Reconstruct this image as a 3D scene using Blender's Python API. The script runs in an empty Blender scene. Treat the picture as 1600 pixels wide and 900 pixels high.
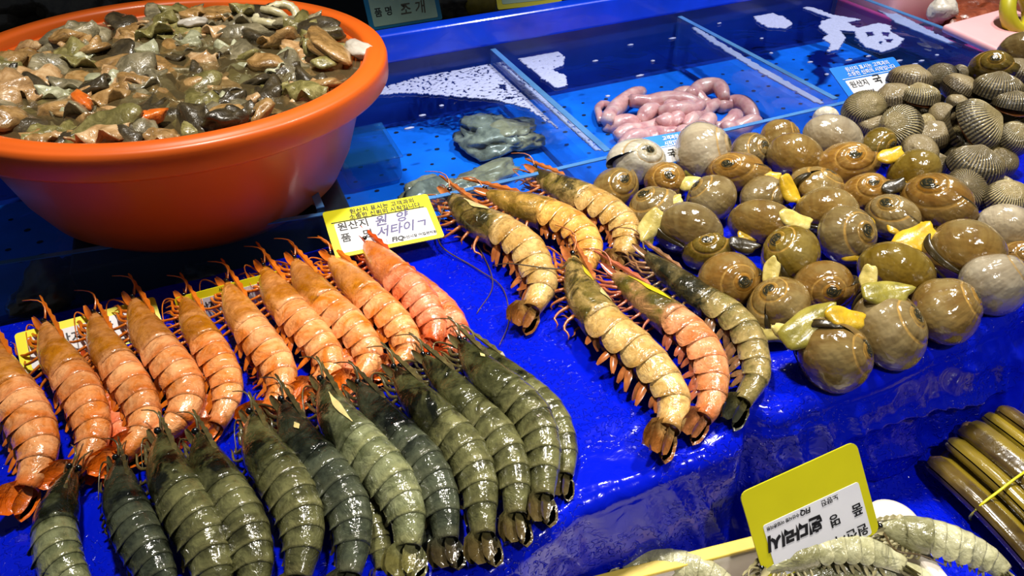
import bpy, math, random
import numpy as np
from mathutils import Vector, Matrix, noise as mnoise
random.seed(7); rng = np.random.default_rng(7)
SC = bpy.context.scene; COL = SC.collection
# ------------------------------------------------------------------ camera
FPX, HC = 1150.0, 0.42                       # focal length in pixels of a 1600 px wide frame, lens height above the shelf
RC = np.array([[0.92322785, 0.25572291, -0.28680329],
               [-0.38333159, 0.56128419, -0.73349639],
               [-0.02659368, 0.78712505, 0.61621987]])
CAM = np.array([0, 0, HC])
cd = bpy.data.cameras.new('camera'); cd.sensor_width = 36; cd.lens = FPX*36/1600; cd.clip_start = .01
co = bpy.data.objects.new('camera', cd); COL.objects.link(co)
m4 = np.eye(4); m4[:3, :3] = RC; m4[:3, 3] = CAM; co.matrix_world = Matrix(m4.tolist()); SC.camera = co
# ------------------------------------------------------------------ world, lamps, exposure
w = bpy.data.worlds.new('market_hall'); SC.world = w; w.use_nodes = True
w.node_tree.nodes['Background'].inputs[0].default_value = (.75, .85, 1, 1); w.node_tree.nodes['Background'].inputs[1].default_value = .07
def lamp(name, loc, aim, size, power, col, cone=70):   # hooded stall lamp
    l = bpy.data.lights.new(name, 'SPOT'); l.shadow_soft_size = size; l.energy = power; l.color = col; l.spot_size = math.radians(cone); l.spot_blend = .45
    o = bpy.data.objects.new(name, l); COL.objects.link(o); o.location = loc
    o.rotation_euler = (Vector(aim)-Vector(loc)).to_track_quat('-Z', 'Y').to_euler(); return o
lamp('stall_lamp', (.80, .62, 1.25), (.66, .46, 0), .05, 72, (1, .94, .84), 66)
lamp('stall_lamp', (.10, .66, 1.25), (.08, .52, 0), .05, 70, (1, .93, .82), 58)
lamp('stall_lamp', (.45, -.38, 1.10), (.42, .16, -.10), .05, 34, (1, .94, .85), 50)
lamp('stall_lamp', (1.25, .85, 1.2), (1.05, .75, 0), .05, 30, (1, .95, .88), 60)
SC.view_settings.view_transform = 'Standard'; SC.view_settings.look = 'None'; SC.view_settings.gamma = 1
SC.view_settings.use_curve_mapping = False; SC.view_settings.exposure = .12
# ------------------------------------------------------------------ helpers
def ray(x, y): return RC @ np.array([x-800, 450-y, -FPX], float)
def G(x, y, z=0.0):
    d = ray(x, y); return CAM+d*((z-HC)/d[2])
def depth(P): return float(-(RC.T @ (np.asarray(P)-CAM))[2])
def lin(h):
    h = h.lstrip('#'); v = [int(h[i:i+2], 16)/255 for i in (0, 2, 4)]
    return tuple([c/12.92 if c <= .04045 else ((c+.055)/1.055)**2.4 for c in v]+[1])
def mesh(name, V, F, mat=None, attrs=None, smooth=True):
    me = bpy.data.meshes.new(name); me.from_pydata([tuple(map(float, v)) for v in V], [], [tuple(map(int, f)) for f in F])
    if smooth: me.polygons.foreach_set('use_smooth', [True]*len(me.polygons))
    if attrs:
        for k, a in attrs.items(): me.attributes.new(k, 'FLOAT', 'POINT').data.foreach_set('value', np.asarray(a, np.float32))
    if mat: me.materials.append(mat)
    me.update(); return me
def link(name, me, parent=None, loc=None):
    o = bpy.data.objects.new(name, me); COL.objects.link(o)
    if parent: o.parent = parent
    if loc is not None: o.location = loc
    return o
def tag(o, label=None, cat=None, group=None, kind=None):
    if label: o['label'] = label
    if cat: o['category'] = cat
    if group: o['group'] = group
    if kind: o['kind'] = kind
    return o
def empty(name, loc, label=None, cat=None, group=None):
    o = bpy.data.objects.new(name, None); COL.objects.link(o); o.location = tuple(map(float, loc)); o.empty_display_size = .02
    return tag(o, label, cat, group)
def part(name, V, F, mat, parent, attrs=None, base=None, smooth=True):
    V = np.asarray(V, float)
    if base is not None: V = V-np.asarray(base)
    return link(name, mesh(name, V, F, mat, attrs, smooth), parent)
def gridF(n, m, wrap=False):
    F = []
    for i in range(n-1):
        for j in range(m if wrap else m-1):
            a = i*m+j; b = i*m+(j+1) % m; F.append((a, b, b+m, a+m))
    return F
def boxVF(x0, x1, y0, y1, z0, z1, bev=0.0):
    if bev <= 0:
        V = [(x, y, z) for z in (z0, z1) for y in (y0, y1) for x in (x0, x1)]
        return V, [(0, 2, 3, 1), (4, 5, 7, 6), (0, 1, 5, 4), (2, 6, 7, 3), (0, 4, 6, 2), (1, 3, 7, 5)]
    import bmesh
    bm = bmesh.new(); bmesh.ops.create_cube(bm, size=1)
    for v in bm.verts: v.co = ((x0+x1)/2+v.co.x*(x1-x0), (y0+y1)/2+v.co.y*(y1-y0), (z0+z1)/2+v.co.z*(z1-z0))
    bmesh.ops.bevel(bm, geom=list(bm.edges), offset=bev, segments=3, affect='EDGES', profile=.5)
    bm.verts.index_update(); V = [tuple(v.co) for v in bm.verts]; F = [[v.index for v in f.verts] for f in bm.faces]; bm.free(); return V, F
def tube(P, rad, n=6, flat=1.0, up=(0, 0, 1), cap=True):
    P = np.asarray(P, float); k = len(P); T = np.gradient(P, axis=0); T /= np.linalg.norm(T, axis=1)[:, None]+1e-9
    up = np.asarray(up, float); A = np.cross(T, up); bad = np.linalg.norm(A, axis=1) < 1e-3; A[bad] = (1, 0, 0)
    A /= np.linalg.norm(A, axis=1)[:, None]; B = np.cross(A, T)
    rad = np.broadcast_to(np.asarray(rad, float), (k,)); V = []
    for i in range(k):
        for j in range(n):
            t = 2*math.pi*j/n; V.append(P[i]+rad[i]*(A[i]*math.cos(t)+B[i]*math.sin(t)*flat))
    F = gridF(k, n, True)
    if cap: F.append(tuple(range(n-1, -1, -1))); F.append(tuple((k-1)*n+j for j in range(n)))
    return np.array(V), F
def catmull(P, per=16):
    P = np.asarray(P, float); P = np.vstack([2*P[0]-P[1], P, 2*P[-1]-P[-2]]); out = []
    for i in range(1, len(P)-2):
        for t in np.linspace(0, 1, per, endpoint=False):
            a, b, c, d = P[i-1:i+3]; out.append(.5*((2*b)+(c-a)*t+(2*a-5*b+4*c-d)*t*t+(3*b-a-3*c+d)*t**3))
    out.append(P[-2]); return np.array(out)
def resample(P, n):
    d = np.r_[0, np.cumsum(np.linalg.norm(np.diff(P, axis=0), axis=1))]; q = np.linspace(0, d[-1], n)
    return np.stack([np.interp(q, d, P[:, k]) for k in range(3)], 1), d[-1]
def nz(p, s=1.0): return mnoise.noise(Vector((p[0]*s, p[1]*s, p[2]*s)))
def lathe(prof, n=96):
    V = []; k = len(prof)
    for r, z in prof:
        for j in range(n): t = 2*math.pi*j/n; V.append((r*math.cos(t), r*math.sin(t), z))
    return V, gridF(k, n, True)
def blob(seed, sub=3, amp=.25, freq=1.6, scale=(1, 1, 1), amp2=.06):
    import bmesh
    bm = bmesh.new(); bmesh.ops.create_icosphere(bm, subdivisions=sub, radius=1)
    o = Vector((seed*7.3, seed*3.1, seed*1.7)); V = []
    for v in bm.verts:
        d = v.co.normalized(); k = 1+amp*mnoise.noise(d*freq+o)+amp2*mnoise.noise(d*freq*3.5+o)
        V.append((d.x*k*scale[0], d.y*k*scale[1], d.z*k*scale[2]))
    bm.verts.index_update(); F = [[v.index for v in f.verts] for f in bm.faces]; bm.free(); return V, F
# ------------------------------------------------------------------ materials
class NT:
    def __init__(s, name):
        s.m = bpy.data.materials.new(name); s.m.use_nodes = True; s.t = s.m.node_tree; s.b = s.t.nodes['Principled BSDF']; s.out = s.t.nodes['Material Output']
        s.tc = None
    def n(s, ty, **kw):
        x = s.t.nodes.new(ty)
        for k, v in kw.items():
            if k.startswith('i_'):
                k2 = k[2:]; x.inputs[int(k2) if k2.isdigit() else k2.replace('_', ' ')].default_value = v
            else: setattr(x, k, v)
        return x
    def l(s, a, b): s.t.links.new(a, b)
    def obj(s):
        if not s.tc: s.tc = s.n('ShaderNodeTexCoord')
        return s.tc.outputs['Object']
    def noise(s, scale, detail=3, rough=.55, dist=0, vec=None):
        x = s.n('ShaderNodeTexNoise'); x.inputs['Scale'].default_value = scale; x.inputs['Detail'].default_value = detail
        x.inputs['Roughness'].default_value = rough; x.inputs['Distortion'].default_value = dist
        s.l(vec or s.obj(), x.inputs['Vector']); return x.outputs['Fac']
    def ramp(s, fac, stops, interp='LINEAR'):
        r = s.n('ShaderNodeValToRGB'); r.color_ramp.interpolation = interp; e = r.color_ramp.elements
        while len(e) < len(stops): e.new(.5)
        for x, (p, c) in zip(e, stops): x.position = p; x.color = lin(c) if isinstance(c, str) else c
        s.l(fac, r.inputs[0]); return r.outputs[0]
    def mix(s, fac, a, b, mode='MIX'):
        x = s.n('ShaderNodeMix'); x.data_type = 'RGBA'; x.blend_type = mode
        for v, i in ((fac, 0), (a, 6), (b, 7)):
            if hasattr(v, 'links'): s.l(v, x.inputs[i])
            else: x.inputs[i].default_value = lin(v) if isinstance(v, str) else v
        return x.outputs[2]
    def math(s, op, a, b=0.0, c=None):
        x = s.n('ShaderNodeMath'); x.operation = op
        for v, i in ((a, 0), (b, 1), (c, 2)):
            if v is None: continue
            if hasattr(v, 'links'): s.l(v, x.inputs[i])
            else: x.inputs[i].default_value = v
        return x.outputs[0]
    def attr(s, name): x = s.n('ShaderNodeAttribute'); x.attribute_name = name; return x.outputs['Fac']
    def rnd(s): return s.n('ShaderNodeObjectInfo').outputs['Random']
    def bump(s, h, strength=.3, dist=.002, prev=None):
        x = s.n('ShaderNodeBump'); x.inputs['Strength'].default_value = strength; x.inputs['Distance'].default_value = dist
        s.l(h, x.inputs['Height'])
        if prev: s.l(prev, x.inputs['Normal'])
        s.l(x.outputs[0], s.b.inputs['Normal']); return x.outputs[0]
    def fin(s, col=None, rough=.4, coat=0, coatr=.06, spec=.5, sss=0):
        if col is not None:
            if hasattr(col, 'links'): s.l(col, s.b.inputs['Base Color'])
            else: s.b.inputs['Base Color'].default_value = lin(col) if isinstance(col, str) else col
        if hasattr(rough, 'links'): s.l(rough, s.b.inputs['Roughness'])
        else: s.b.inputs['Roughness'].default_value = rough
        s.b.inputs['Coat Weight'].default_value = coat; s.b.inputs['Coat Roughness'].default_value = coatr
        s.b.inputs['Specular IOR Level'].default_value = spec
        if sss: s.b.inputs['Subsurface Weight'].default_value = sss; s.b.inputs['Subsurface Radius'].default_value = (.01, .004, .002)
        return s.m
def plain(name, c, rough=.4, coat=0, nscale=60, var=.25, bump=.0, bscale=200):
    t = NT(name); c2 = lin(c); d = tuple([x*(1-var) for x in c2[:3]]+[1]); u = tuple([min(1, x*(1+var)) for x in c2[:3]]+[1])
    col = t.ramp(t.noise(nscale), [(.3, d), (.7, u)])
    if bump: t.bump(t.noise(bscale, 4), bump, .001)
    return t.fin(col, rough, coat)
def glassy(name, tint, ior=1.33, rough=.02, gl=(1, 1, 1, 1), bscale=30, bstr=.2, bdist=.002, haze=0.0, hazec='#808080'):
    """clear water or acrylic: Fresnel share of mirror reflection over tinted see-through"""
    t = NT(name); t.t.nodes.remove(t.b)
    tr = t.n('ShaderNodeBsdfTransparent'); tr.inputs[0].default_value = tint
    g = t.n('ShaderNodeBsdfGlossy'); g.inputs['Roughness'].default_value = rough; g.inputs[0].default_value = gl
    fr = t.n('ShaderNodeFresnel'); ge = t.n('ShaderNodeNewGeometry'); t.l(t.math('ADD', t.math('MULTIPLY', ge.outputs['Backfacing'], 1/ior-ior), ior), fr.inputs['IOR']); mx = t.n('ShaderNodeMixShader')
    if bstr:
        b = t.n('ShaderNodeBump'); b.inputs['Strength'].default_value = bstr; b.inputs['Distance'].default_value = bdist
        t.l(t.noise(bscale, 2, .5, .4), b.inputs['Height']); t.l(b.outputs[0], g.inputs['Normal']); t.l(b.outputs[0], fr.inputs['Normal'])
    base = tr.outputs[0]
    if haze:
        df = t.n('ShaderNodeBsdfDiffuse'); df.inputs[0].default_value = lin(hazec); m2 = t.n('ShaderNodeMixShader'); m2.inputs[0].default_value = haze
        t.l(tr.outputs[0], m2.inputs[1]); t.l(df.outputs[0], m2.inputs[2]); base = m2.outputs[0]
    t.l(fr.outputs[0], mx.inputs[0]); t.l(base, mx.inputs[1]); t.l(g.outputs[0], mx.inputs[2]); t.l(mx.outputs[0], t.out.inputs['Surface'])
    return t.m
def sheet_mat():
    t = NT('blue_plastic_sheet')
    col = t.mix(t.ramp(t.noise(9, 3), [(.35, '#000000'), (.75, '#ffffff')]), '#0210b4', '#0318c4')
    b = t.bump(t.noise(20, 2, .5, 1.0), .30, .008)
    b = t.bump(t.noise(75, 2, .5, 1.5), .16, .003, b)
    drops = t.math('MULTIPLY', t.ramp(t.noise(260, 1, .4, .6), [(.54, '#000000'), (.62, '#ffffff')]), t.ramp(t.noise(14, 2), [(.42, '#000000'), (.56, '#ffffff')]))
    t.bump(drops, .75, .0018, b)
    return t.fin(col, .14, .0, .04, .32)
M = {}
M['sheet'] = sheet_mat()
M['tank_blue'] = plain('blue_tank_plastic', '#0d6be4', .35, .2, 14, .18)
M['navy'] = plain('navy_tank_plastic', '#0a2a86', .35, .2, 14, .2)
M['band'] = plain('wet_blue_rim_plastic', '#0840ec', .25, .5, 12, .2, .3, 60)
M['hole'] = plain('dark_drain_hole', '#04102c', .6)
M['acrylic'] = glassy('clear_acrylic', (.90, .95, .99, 1), 1.40, .04, bstr=0, haze=.10, hazec='#6a90d0')
M['acrylic_edge'] = plain('polished_acrylic_edge', '#4a7cb8', .15, .6, 20, .2)
M['water'] = glassy('tank_water', (.80, .92, 1, 1), 1.33, .03, bscale=22, bstr=.5, bdist=.006)
M['broth'] = glassy('murky_basin_water', (.80, .80, .70, 1), 1.33, .04, bscale=26, bstr=.35, bdist=.004, haze=.30, hazec='#7a6a48')
M['foam'] = plain('white_water_foam', '#98a2cc', .7, 0, 400, .12, .4, 500)
M['tubplastic'] = glassy('tub_plastic', (.75, .9, 1, 1), 1.42, .08, bstr=0, haze=.22, hazec='#3a8ccc')
M['basin'] = plain('orange_basin_plastic', '#dc6016', .38, .05, 7, .10, .06, 90)
M['dark'] = plain('dark_stall_boards', '#10151d', .7, 0, 8, .3)
M['crate'] = plain('dark_crate_plastic', '#1a2530', .5, .1, 12, .2)
M['yellow'] = plain('yellow_card', '#e9e415', .35, .4, 20, .04)
M['yellow2'] = plain('dull_yellow_card', '#c6c010', .35, .3, 20, .05)
M['bluecard'] = plain('blue_card', '#1f7ee8', .35, .4, 20, .06)
M['teal'] = plain('teal_card', '#0d6a94', .4, .3, 20, .1)
M['paper'] = plain('white_card_panel', '#dcdde2', .4, .3, 30, .03)
M['paperg'] = plain('greenish_card_panel', '#8fb0a0', .5, .2, 30, .10)
M['ink'] = plain('black_ink', '#0b0b10', .5)
M['inkp'] = plain('purple_marker_ink', '#55507e', .5)
M['inkw'] = plain('white_ink', '#e6f0ff', .5)
M['inkb'] = plain('brown_faded_ink', '#4a4a3c', .5)
# ------------------------------------------------------------------ the setting: sheet-covered shelf
def edge_y(x):                                     # line of the shelf's front edge
    return .242+.030*min(1, max(0, (x-.06)/.09))+.016*min(1, max(0, (x-.42)/.2))
def build_sheet():
    xs = np.linspace(-.62, 1.06, 520); prof = []
    for t in np.linspace(0, 1, 190): prof.append(('top', t))
    for t in np.linspace(0, 1, 14)[1:]: prof.append(('arc', t))
    for t in np.linspace(0, 1, 70)[1:]: prof.append(('face', t))
    for t in np.linspace(0, 1, 8)[1:]: prof.append(('arc2', t))
    for t in np.linspace(0, 1, 60)[1:]: prof.append(('low', t))
    V = []; ZL = -.125; r = .012
    for k, t in prof:
        for x in xs:
            e = edge_y(x); prot = .012/(1+math.exp((x-.283)*400))-.014*math.exp(-((x-.300)/.010)**2)
            e2 = e-prot
            if k == 'top':
                y = .637+(e2+r-.637)*t; z = 0; n = (0, 0, 1)
            elif k == 'arc':
                a = t*math.pi/2; y = e2+r-r*math.sin(a); z = -r+r*math.cos(a); n = (0, -math.sin(a), math.cos(a))
            elif k == 'face':
                y = e2-.012*t; z = -r+(ZL+2*r)*t; n = (0, -1, .1)
            elif k == 'arc2':
                a = t*math.pi/2; y = e2-.012-r*(1-math.cos(a)); z = ZL+r-r*math.sin(a); n = (0, -math.cos(a), math.sin(a))
            else:
                y = e2-.012-r-t*.32; z = ZL; n = (0, 0, 1)
            wtop = .0016*nz((x, y, z), 22)+.0012*(1-abs(nz((x+3, y, z), 13)))**3
            de = abs(y-e2) if k == 'top' else 0
            if k == 'top': d = wtop+.004*math.exp(-de/.03)*nz((x*2, y, 1), 14)
            elif k in ('arc', 'face', 'arc2'):
                f1 = .008*nz((x, z*.22, 4), 26)+.007*(1-abs(nz((x+z*.4, z*.2, 9), 34)))**4-.002
                am = .25 if k == 'arc' else min(1, .3+t*2.2) if k == 'face' else .6
                d = f1*am+.0010*nz((x, y, z), 50)
                if x > .3: d += am*.010*(1-abs(nz((x*.5+z*1.2, z*.5-x*.4, 2), 17)))**4
            else: d = .0025*nz((x, y, z), 20)+.002*(1-abs(nz((x, y, 7), 16)))**3
            V.append((x+n[0]*d, y+n[1]*d, z+n[2]*d))
    o = link('shelf_sheet', mesh('shelf_sheet', V, gridF(len(prof), len(xs)), M['sheet']))
    tag(o, 'glossy wet blue plastic sheet covering the shelf and hanging over its front edge', 'plastic sheet')
build_sheet()
V, F = boxVF(-6, 6, -7, 4, -.62, -.60); o = link('floor', mesh('floor', V, F, M['dark'], smooth=False)); tag(o, kind='structure')
V, F = boxVF(-3, 3.5, 2.6, 2.7, -.6, 1.6); o = link('wall_back', mesh('wall_back', V, F, M['dark'], smooth=False)); tag(o, kind='structure')
# shelf board under the sheet (fills the body of the stall)
V, F = boxVF(-.6, 1.04, .262+.03, .63, -.6, -.012); o = link('shelf_counter', mesh('shelf_counter', V, F, M['dark'], smooth=False)); tag(o, kind='structure')
V, F = boxVF(-.6, 1.04, -.16, .24, -.6, -.132); o = link('lower_counter', mesh('lower_counter', V, F, M['dark'], smooth=False)); tag(o, kind='structure')
# ------------------------------------------------------------------ acrylic fish tank
TF, TB, TT, TZ = .642, 1.0, .026, -.045            # front plane, back plane, wall top, floor height
DIV = [-.36, .055, .372, .690, 1.005]
tank = empty('display_tank', (.3, .82, TZ), 'long clear acrylic tank with blue floor, divided into compartments behind the shelf', 'tank')
tb = np.array([.3, .82, TZ])
def tbox(name, mat, *a, bev=0, parent=tank, base=tb):
    V, F = boxVF(*a, bev=bev); return part(name, V, F, mat, parent, base=base, smooth=False)
for i in range(4):
    y0f = (.725, .672, TF+.006, TF+.006)[i]
    fl = tbox('floor_panel', M['tank_blue'], DIV[i]+.004, DIV[i+1]-.004, y0f, TB-.03, TZ-.008, TZ)
    hv, hf = [], []
    for a in np.arange(DIV[i]+.03, DIV[i+1]-.01, .034):
        for k, b in enumerate(np.arange(y0f+.024, TB-.04, .036)):
            cx, cy = a+(k % 2)*.017+random.uniform(-.003, .003), b+random.uniform(-.003, .003); s0 = len(hv); rr = random.uniform(.0022, .0032)
            if cx > DIV[i+1]-.012: continue
            for j in range(8): hv.append((cx+rr*1.2*math.cos(j*math.pi/4), cy+rr*math.sin(j*math.pi/4), TZ+.0006))
            hf.append(tuple(range(s0, s0+8)))
    o = part('drain_holes', hv, hf, M['hole'], fl, base=tb, smooth=False); o['kind'] = 'stuff'
tbox('base_tray', M['navy'], DIV[0]-.01, DIV[-1]+.01, TF+.004, TB, TZ-.02, TZ-.008)
XB = .17; tbox('front_panel', M['acrylic'], XB, DIV[-1], TF-.003, TF+.003, TZ-.01, TT); tbox('panel_edge', M['acrylic_edge'], XB, DIV[-1], TF-.003, TF+.003, TT, TT+.0012)
def slantbox(name, mat, z0, z1, parent=tank):         # left front panel, running back from the corner at XB
    a, b = np.array([XB, TF]), np.array([DIV[0], TF+.078]); n = np.array([b[1]-a[1], a[0]-b[0]]); n = n/np.linalg.norm(n)*.003
    V = [(*(p+sg*n), z) for z in (z0, z1) for p, sg in ((a, -1), (b, -1), (b, 1), (a, 1))]
    return part(name, V, [(0, 1, 2, 3), (4, 5, 6, 7), (0, 1, 5, 4), (1, 2, 6, 5), (2, 3, 7, 6), (3, 0, 4, 7)], mat, parent, base=tb, smooth=False)
slantbox('front_panel', M['acrylic'], TZ-.01, TT); slantbox('panel_edge', M['acrylic_edge'], TT, TT+.0012)
tbox('back_panel', M['navy'], DIV[0]-.01, DIV[-1]+.01, TB, TB+.012, TZ-.02, .045)
bd = tbox('back_rim', M['band'], DIV[0]-.02, DIV[-1]+.02, TB-.006, TB+.022, .038, .078, bev=.004)
for x in DIV:
    yd = TF+.003 if x > XB else TF+.003+(XB-x)/(XB-DIV[0])*.078
    d = tbox('divider', M['acrylic'], x-.004, x+.004, yd, TB-.004, TZ, TT+.006)
    tbox('divider_edge', M['acrylic_edge'], x-.004, x+.004, yd, TB-.004, TT+.006, TT+.0072, parent=d)
# water in the three compartments in view
WZ = .010
for i, txt in ((0, 'clear shallow water in the tank compartment under the orange basin'), (1, 'clear water in the compartment holding grey shellfish, foam along its back'),
               (2, 'clear water in the compartment holding pink worms'), (3, 'clear water in the rightmost empty compartment, foam patches floating')):
    n = 24; V = [(DIV[i]+.005+(DIV[i+1]-DIV[i]-.01)*a/(n-1), (TF+.085 if i == 0 else TF+.036 if i == 1 else TF+.005)+(TB-.005-(TF+.085 if i == 0 else TF+.036 if i == 1 else TF+.005))*b/(n-1), 0) for b in range(n) for a in range(n)]
    V = [(x, y, .0008*nz((x, y, i), 25)) for x, y, z in V]
    o = link('tank_water', mesh('tank_water', V, gridF(n, n), M['water']), None, (0, 0, WZ)); tag(o, txt, 'water', 'water in the tank compartments')
# foam floating on the water, outlines measured on the water plane
def foam(label, polys, holes=(), cell=.0022, edge=0.0, thr=None, z=WZ+.001):
    W = [np.array([G(x, y, z)[:2] for x, y in p]) for p in polys]; HL = [np.array([G(x, y, z)[:2] for x, y in p]) for p in holes]
    def inside(q, P):
        c = False; j = len(P)-1
        for i in range(len(P)):
            if (P[i][1] > q[1]) != (P[j][1] > q[1]) and q[0] < (P[j][0]-P[i][0])*(q[1]-P[i][1])/(P[j][1]-P[i][1])+P[i][0]: c = not c
            j = i
        return c
    A = np.vstack(W); lo, hi = A.min(0), A.max(0); nx, ny = int((hi[0]-lo[0])/cell)+1, int((hi[1]-lo[1])/cell)+1
    keep = {}; F = []; V = []
    for a in range(nx):
        for b in range(ny):
            q = lo+cell*(np.array([a, b])+.5); qq = q+.0022*np.array([nz((q[0], q[1], 1), 130), nz((q[0], q[1], 5), 130)])
            if not any(inside(qq, P) for P in W) or any(inside(qq, P) for P in HL): continue
            if any(abs(q[0]-x) < .006 for x in DIV) or q[1] > TB-.007 or q[1] < TF+.006: continue
            if thr is not None and nz((q[0], q[1], 3), 230) > thr+.25*nz((q[0], q[1], 8), 18): continue
            f = []
            for da, db in ((0, 0), (1, 0), (1, 1), (0, 1)):
                kk = (a+da, b+db)
                if kk not in keep:
                    p = lo+cell*np.array(kk); keep[kk] = len(V); V.append((p[0]+.0007*nz((p[0], p[1], 0), 300), p[1]+.0007*nz((p[0], p[1], 9), 300), z+.0005*nz((p[0], p[1], 2), 200)))
                f.append(keep[kk])
            F.append(f)
    if not F: return
    V = np.array(V); c = V.mean(0); c[2] = z
    o = link('foam_patch', mesh('foam_patch', V-c, F, M['foam']), None, c)
    s = o.modifiers.new('thick', 'SOLIDIFY'); s.thickness = .0016; s.offset = 1
    tag(o, label, 'foam', 'foam on the tank water')
foam('long bubbly white foam streak beside the basin along the back and divider', [[(575, 150), (600, 137), (690, 112), (775, 95), (795, 110), (846, 150), (895, 190), (938, 236), (925, 238), (862, 196), (825, 170), (775, 157), (720, 152), (690, 150), (640, 146)]], [[(780, 132), (792, 134), (790, 142), (779, 140)], [(791, 152), (803, 152), (800, 157), (790, 156)]], thr=.22)
foam('rounded white foam patch in the back corner of the worm compartment', [[(808, 92), (830, 82), (868, 80), (882, 90), (880, 102), (862, 110), (884, 120), (885, 135), (868, 138), (850, 125), (828, 108)]], thr=.45)
foam('thin white foam line along the divider right of the worms', [[(1068, 36), (1082, 40), (1130, 70), (1200, 112), (1288, 162), (1278, 164), (1180, 110), (1110, 66)]])
foam('small oval white foam patch near the back of the rightmost compartment', [[(1175, 22), (1195, 18), (1225, 28), (1238, 38), (1228, 45), (1200, 44), (1182, 34)]])
foam('narrow white foam wedge by the back corner of the rightmost compartment', [[(1105, 32), (1130, 24), (1156, 20), (1150, 30), (1122, 38)]])
foam('branching white foam patch with round holes in the rightmost compartment', [[(1250, 12), (1268, 12), (1300, 24), (1346, 32), (1322, 36), (1340, 45), (1372, 37), (1392, 42), (1390, 50), (1412, 62), (1402, 74), (1378, 82), (1352, 74), (1338, 60), (1335, 50), (1312, 48), (1320, 60), (1310, 78), (1292, 82), (1298, 70), (1285, 62), (1294, 55), (1280, 44), (1283, 34), (1300, 30)]], [[(1351, 52), (1362, 50), (1366, 56), (1356, 59)], [(1377, 51), (1390, 52), (1388, 59), (1379, 57)], [(1382, 62), (1394, 62), (1393, 68), (1384, 67)], [(1373, 65), (1379, 66), (1377, 71), (1372, 70)]], cell=.0018)
foam('long thin foam strip along the rightmost divider', [[(1348, 0), (1362, 2), (1420, 32), (1502, 74), (1494, 76), (1400, 36)]])
for k, (x, y) in enumerate([(1205, 83), (1266, 97), (1326, 94), (1464, 86), (1430, 100), (1370, 97), (1292, 116), (1357, 88), (1405, 95), (1020, 95), (985, 70), (1000, 118), (950, 150), (930, 95), (1050, 60), (690, 165), (660, 180), (640, 200), (1190, 60), (1440, 95)]):
    p = G(x, y, WZ+.001); V, F = blob(k, 1, .3, 1.5, (.0038+.002*(k % 3), .0028, .0012)); o = link('foam_fleck', mesh('foam_fleck', V, F, M['foam']), None, p)
    tag(o, 'tiny white foam fleck floating on the blue tank water', 'foam', 'foam flecks on the tank water')
# ------------------------------------------------------------------ orange basin
BC = Vector((-.0476, .8127, .155)); BR = .2194; tilt = Vector((.0478, .0012, 1)).normalized()
Q = Vector((0, 0, 1)).rotation_difference(tilt)
V, F = boxVF(-.19, .09, .70, .93, TZ+.001, .001, .004)
o = link('upturned_crate', mesh('upturned_crate', V, F, M['crate'], smooth=False)); tag(o, 'dark upturned crate in the tank carrying the orange basin', 'crate')
basin = empty('plastic_basin', BC-tilt*.150, 'large round orange plastic basin full of shucked shellfish, at the tank', 'basin')
basin.rotation_mode = 'QUATERNION'; basin.rotation_quaternion = Q
ZR = .150
prof = [(.001, 0), (.122, 0), (.140, .004), (.156, .018), (.170, .045), (.181, .080), (.190, .110), (.195, .125), (.197, .138), (.191, .138), (.186, .112), (.176, .078), (.164, .045), (.150, .020), (.134, .008), (.001, .007)]
V, F = lathe(prof, 128); part('body', V, F, M['basin'], basin)
prof = [(.195, ZR-.012), (.1955, ZR-.004), (.198, ZR-.001), (.202, ZR), (.212, ZR), (.213, ZR-.0012), (.2155, ZR-.0012), (.2180, ZR-.003), (BR, ZR-.007), (.2190, ZR-.024), (.2175, ZR-.0265), (.2150, ZR-.0265), (.2135, ZR-.024), (.2125, ZR-.010), (.199, ZR-.010), (.195, ZR-.012)]
V, F = lathe(prof, 128); part('rim', V, F, M['basin'], basin)
V, F = lathe([(.1935, 0), (.16, 0), (.12, 0), (.06, 0), (.001, 0)], 96)
V = [(x, y, .0015*nz((x, y, 0), 40)) for x, y, z in V]
o = link('basin_water', mesh('basin_water', V, F, M['broth'])); o.rotation_mode = 'QUATERNION'; o.rotation_quaternion = Q; o.location = BC-tilt*.013
tag(o, 'murky brown water filling the orange basin around the shellfish meat', 'water')
# --- shucked shellfish pieces
def meat_mat(name, c1, c2, c3, rough=.25, k=.045):
    t = NT(name); n1 = t.noise(45*k, 4, .6, .6); n2 = t.noise(160*k, 3)
    c = t.ramp(n1, [(.28, c3), (.48, c1), (.68, c2)])
    c = t.mix(t.math('MULTIPLY', t.rnd(), .45), c, c3); c = t.mix(t.math('MULTIPLY', n2, .35), c, c2)
    b = t.bump(n1, .16 if k < .5 else .3, .005/k); t.bump(n2, .06 if k < .5 else .2, .0015/k, b); return t.fin(c, rough+.05, .5, .07)
M['meat_brown'] = meat_mat('brown_shellfish_meat', '#96703a', '#c8a068', '#3e2c14')
M['meat_grey'] = meat_mat('grey_shellfish_meat', '#6e664c', '#a89c7c', '#2a261a')
M['meat_beige'] = meat_mat('beige_shellfish_meat', '#b88c58', '#e4c294', '#705028')
M['meat_olive'] = meat_mat('olive_shellfish_meat', '#726a34', '#aca268', '#322e14')
M['meat_pale'] = meat_mat('pale_green_membrane', '#a9aa86', '#d2d2b4', '#6e6e50')
M['meat_dark'] = meat_mat('dark_mantle_meat', '#3a3222', '#5c5038', '#14110b')
M['carrot'] = meat_mat('orange_roe', '#e2691c', '#f58a30', '#b24a10')
M['squid'] = meat_mat('pale_squid_ring', '#cfc69c', '#e6dfbe', '#a09566', k=1)
M['white_meat'] = meat_mat('white_meat', '#cfc8bc', '#e8e2d8', '#9a9286', k=1)
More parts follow.
